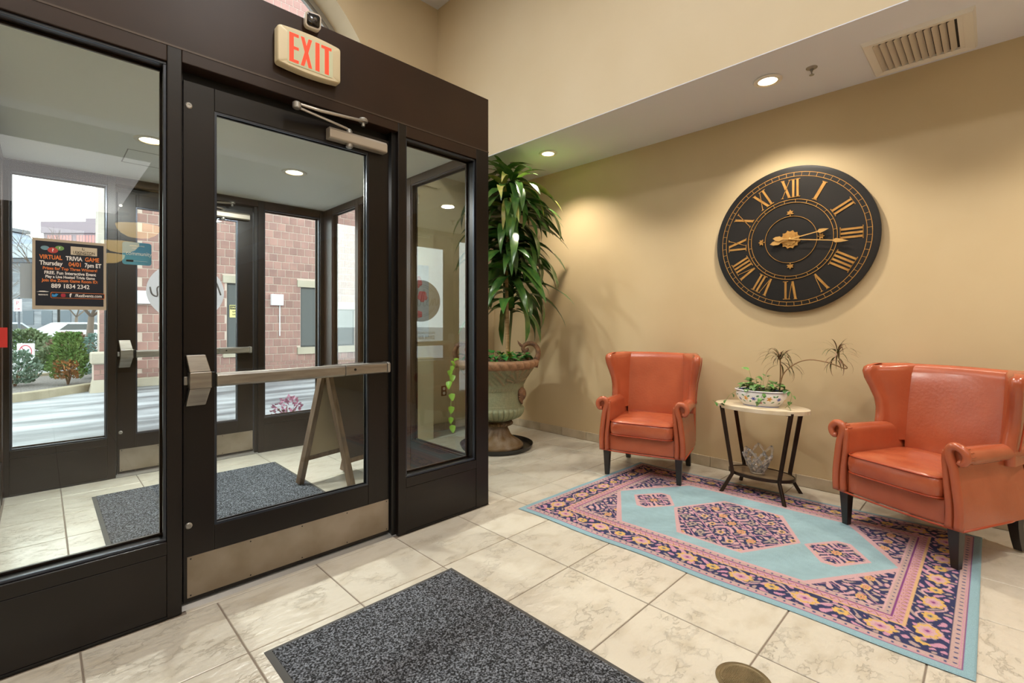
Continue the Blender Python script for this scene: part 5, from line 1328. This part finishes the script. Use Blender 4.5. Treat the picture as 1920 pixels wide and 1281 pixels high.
shrub('twiggy_bush', 'reddish twiggy bush behind the arborvitae', .70, 21.2, ZG, 1.15, 1.05, 2400, TWG, 'round', 5, .10)
shrub('heather', 'pink heather in a pot outside the right sidelite', 2.02, 5.72, .10, .34, .30, 190, mat('heather_pink', '#b06a8c', .7, col2='#c99ab0', scale=8), 'round', 7, .035)
t = thing('flower_pot', 'small grey pot of the pink heather outside the right sidelite', 'flower pot', (2.02, 5.72, ZG))
MB().lathe([(.0001, 0), (.09, 0), (.135, .22), (.145, .225), (.145, .25), (.125, .25), (.12, .22), (.0001, .22)], 24).build('pot', mat('grey_pot', '#6f6a66', .7), t, auto=.6)

def tree(label, x, y, h_, seed, spread=.5):
    t = thing('bare_tree', label, 'tree', (x, y, ZG)); r = random.Random(seed); mb = MB()
    tr = MB().tube([(0, 0, 0), (.05, 0, h_ * .15), (.1, .05, h_ * .30)], [.16, .13, .10], 8).build('trunk', mat('tree_bark', '#6f6259', .9), t, smooth=True)
    def br(p, d, L_, rad, lev):
        q = p + d * L_; m_ = p + d * L_ * .5 + Vector((r.uniform(-.06, .06), r.uniform(-.06, .06), 0)) * L_
        mb.tube([p, m_, q], [rad, rad * .8, rad * .55], 4)
        if lev == 0: return
        for i in range(3 if lev > 1 else 4):
            dd = (d + Vector((r.uniform(-1, 1), r.uniform(-1, 1), r.uniform(-.15, .7))) * spread).normalized(); br(q if i < 2 else m_, dd, L_ * r.uniform(.6, .85), rad * .55, lev - 1)
    p = Vector((.1, .05, h_ * .30))
    for i in range(5): br(p, Vector((math.cos(i * 1.26), math.sin(i * 1.26), 1.0)).normalized(), h_ * .26, .07, 4)
    mb.build('branches', mat('tree_bark', '#6f6259'), t, kind='stuff')
tree('bare winter tree behind the twiggy bush near the stone pier', 1.42, 26.7, 5.6, 2, .75); tree('bare winter tree at the left in front of the grey building', -3.2, 52, 5.5, 5, .8); tree('bare winter tree between the lamp post and the grey building', 2.2, 58, 6.5, 8, .7)

# far buildings
CNC = mat('grey_concrete', '#8f9298', .85, col2='#787b82', scale=.35, stretch=(1, 1, 4), lo=.4, hi=.6); PBR = mat('mauve_brick', '#a08d94', .85, col2='#93828a', scale=2); PNKP = mat('pink_panel', '#c9908c', .8); CNL = mat('light_concrete', '#a9b0ba', .8)
RZ = math.radians(45.29 - 90)
t = thing('grey_building', 'long grey concrete building with a pale parapet across the parking lot', 'building', (2.1, 84.5, ZG), rz=RZ)
box(-11, 6.5, 0, 8, 0, 9.8).build('wall', CNC, t); box(-11.2, 6.7, -.4, 8.2, 9.8, 11.6).build('parapet', CNL, t); box(-11.2, 6.7, -.5, 0, 9.2, 9.6).build('ledge', mat('dark_ledge', '#5b5f68', .8), t)
for i in range(7): box(-10 + i * 2.4, -8.6 + i * 2.4, -.06, .0, 1.2, 3.0).build('window', mat('far_glass', '#5b646e', .3), t)
for k in range(6): box(-11, 6.5, -.03, 0, 1.4 + k * 1.3, 1.46 + k * 1.3).build('joint', mat('joint_pale', '#a3a6ab', .8), t)
t = thing('mauve_building', 'mauve brick building with pink recessed panels above the grey building', 'building', (4.4, 101.5, ZG), rz=RZ)
box(-5.7, 12, 0, 15, 0, 17.2).build('wall', PBR, t); box(-5.9, 12.2, -.3, 15.2, 15.6, 17.4).build('cornice', mat('mauve_cornice', '#95868f', .8), t); box(1.2, 12.2, -.3, 12, 17.4, 17.9).build('roof_step', mat('mauve_cornice', '#95868f'), t)
for a, b_ in ((-5.1, -1.2), (-.5, 3.4), (4.1, 8.0)):
    f_ = box(a, b_, -.06, .0, 13.6, 15.3).build('panel', PNKP, t)
    for k in range(9): box(a + (b_ - a) * k / 8 - .04, a + (b_ - a) * k / 8 + .04, -.1, -.06, 13.6, 15.3).build('rib', PBR, f_)
t = thing('roof_house', 'small grey blue rooftop block left of the mauve building', 'building', (-5.5, 99.0, ZG), rz=RZ)
MB().prism([(-3, 0), (1.2, 0), (1.2, 13.2), (0, 14.8), (-3, 15.2)], 0, 6, 'xz').build('wall', mat('blue_grey_wall', '#98a3b4', .8), t); box(-3.1, .3, -.2, 6, 14.9, 15.4).build('roof', CNC, t)

# signs, posts, cars
t = thing('no_dogs_sign', 'white no dogs sign with a red crossed circle behind the holly bush', 'sign', (-.28, 18.4, ZG), rz=RZ)
MB().tube([(0, .03, -.02), (0, .03, .55)], .025, 6).build('post', FRM, t)
box(-.235, .235, -.01, .01, .30, .86).build('board', mat('sign_white', '#dfe2e8', .5), t)
RDS = mat('sign_red', '#c05060', .5); mb = MB()
mb.loft([[(r * math.cos(a), y, .64 + r * math.sin(a)) for r, y in ((.150, -.010), (.178, -.010), (.178, -.014), (.150, -.014))] for a in [2 * PI * i / 36 for i in range(37)]], cap=False).build('ring', RDS, t)
MB().bar((-.115, -.016, .755), (.115, -.016, .525), .003, .024, up=(1, 0, 1)).build('slash', RDS, t)
MB().prism([(x * .11, .64 + z * .11) for x, z in ((-1, -.1), (-.9, .25), (-.6, .15), (.3, .2), (.6, .6), (1, .5), (.75, .15), (.6, -.1), (.75, -.75), (.6, -.75), (.4, -.2), (-.4, -.15), (-.75, -.7), (-.9, -.65), (-.65, -.1), (-.75, .05))], -.013, -.010, 'xz').build('dog_shape', mat('dog_green', '#3f5f55', .6), t)
text('NO DOGS ALLOWED', .050, mat('dog_green', '#3f5f55'), t, (0, -.012, .40), sx=.75); text('PLEASE', .04, mat('dog_green', '#3f5f55'), t, (0, -.012, .345), sx=.8)
t = thing('parking_sign', 'small red and white parking sign on a grey pole at the left', 'sign', (-.8, 35.97, ZG), rz=RZ)
MB().tube([(0, 0, 0), (0, 0, 2.75)], .05, 8).build('pole', mat('grey_post', '#5a5f68', .6), t)
b_ = box(-.20, .20, -.08, -.05, 2.02, 2.66).build('plate', mat('sign_white', '#dfe2e8'), t); text('P', .30, RDS, t, (0, -.085, 2.45)); text('2 HR', .13, RDS, t, (0, -.085, 2.15), bold=.003)
t = thing('lamp_post', 'dark slender lamp post between the parking sign and the trees', 'lamp post', (.95, 48.31, ZG))
MB().lathe([(.16, 0), (.16, .3), (.09, .45), (.07, 4.6), (.0001, 4.6)], 10).build('pole', IRON, t, auto=.6); MB().lathe([(.12, 4.6), (.22, 4.75), (.18, 5.2), (.05, 5.3), (.0001, 5.3)], 12).build('lantern', mat('lantern_glass', '#c9c4b4', .3), t, auto=.6)
t = thing('street_lantern', 'white glass street lantern with gold cap at the far left edge', 'lantern', (-1.00, 17.6, ZG))
MB().lathe([(.09, 0), (.09, .3), (.04, .45), (.035, 2.75), (.0001, 2.75)], 12).build('pole', IRON, t, auto=.6)
MB().lathe([(.05, 2.72), (.13, 2.80), (.24, 3.10), (.25, 3.22), (.20, 3.26), (.0001, 3.26)], 20).build('globe', mat('milk_glass', '#c8d2dc', .25), t, auto=.9); MB().lathe([(.25, 3.24), (.21, 3.33), (.10, 3.40), (.03, 3.44), (.0001, 3.5)], 20).build('cap', mat('gold_cap', '#b59a4c', .4, metal=.4), t, auto=.7)
def car(label, x, y, rz, col, nm):
    t = thing('car', label, 'car', (x, y, ZG), rz=rz); m_ = mat(nm, col, .25, coat=.6)
    body = [(-2.2, .35), (-2.25, .62), (-2.1, .82), (-1.3, .92), (1.25, .95), (2.0, .88), (2.2, .7), (2.2, .35)]
    MB().prism(body, -.85, .85, 'xz').build('body', m_, t, bevel=.06)
    cab = MB().loft([[(a, -y0, z) for a in ()] or [(xa, -w_, z), (xb, -w_, z), (xb, w_, z), (xa, w_, z)] for xa, xb, w_, z in ((-1.45, 1.55, .80, .91), (-1.35, 1.4, .79, 1.05), (-.75, .95, .66, 1.42), (-.6, .8, .6, 1.45))]).build('cabin', m_, t, bevel=.04)
    for s in (-1, 1):
        MB().add([(-1.15, s * .805, 1.0), (1.25, s * .805, 1.0), (.85, s * .70, 1.36), (-.65, s * .70, 1.36)], [(0, 1, 2, 3)]).add([(-1.15, s * .78, 1.0), (1.25, s * .78, 1.0), (.85, s * .66, 1.36), (-.65, s * .66, 1.36)], [(0, 1, 2, 3)]).build('side_window', WGL, t)
        for xw in (-1.4, 1.4):
            w_ = MB().lathe([(.0001, -.1), (.30, -.1), (.33, -.06), (.33, .06), (.30, .1), (.0001, .1)], 18).build('wheel', BLACKM, t, loc=(xw, s * .78, .33), rot=(PI / 2, 0, 0), auto=.6)
            MB().lathe([(.0001, -.105), (.18, -.105), (.19, 0), (.18, .105), (.0001, .105)], 12).build('hub', ALU, w_)
        box(2.17, 2.22, s * .62 - .15, s * .62 + .15, .66, .78).build('tail_light', mat('tail_red', '#b03030', .3), t)
car('dark red car parked at the left behind the no dogs sign', -3.2, 31.2, 1.9, '#6a3038', 'dark_red_paint'); car('white car parked behind the junipers', 1.4, 40.0, .5, '#d8dde4', 'white_paint'); car('silver blue car parked at the left beyond the kerb', -1.9, 40.5, .7, '#9fb0c4', 'silver_paint')
bpy.context.view_layer.update()
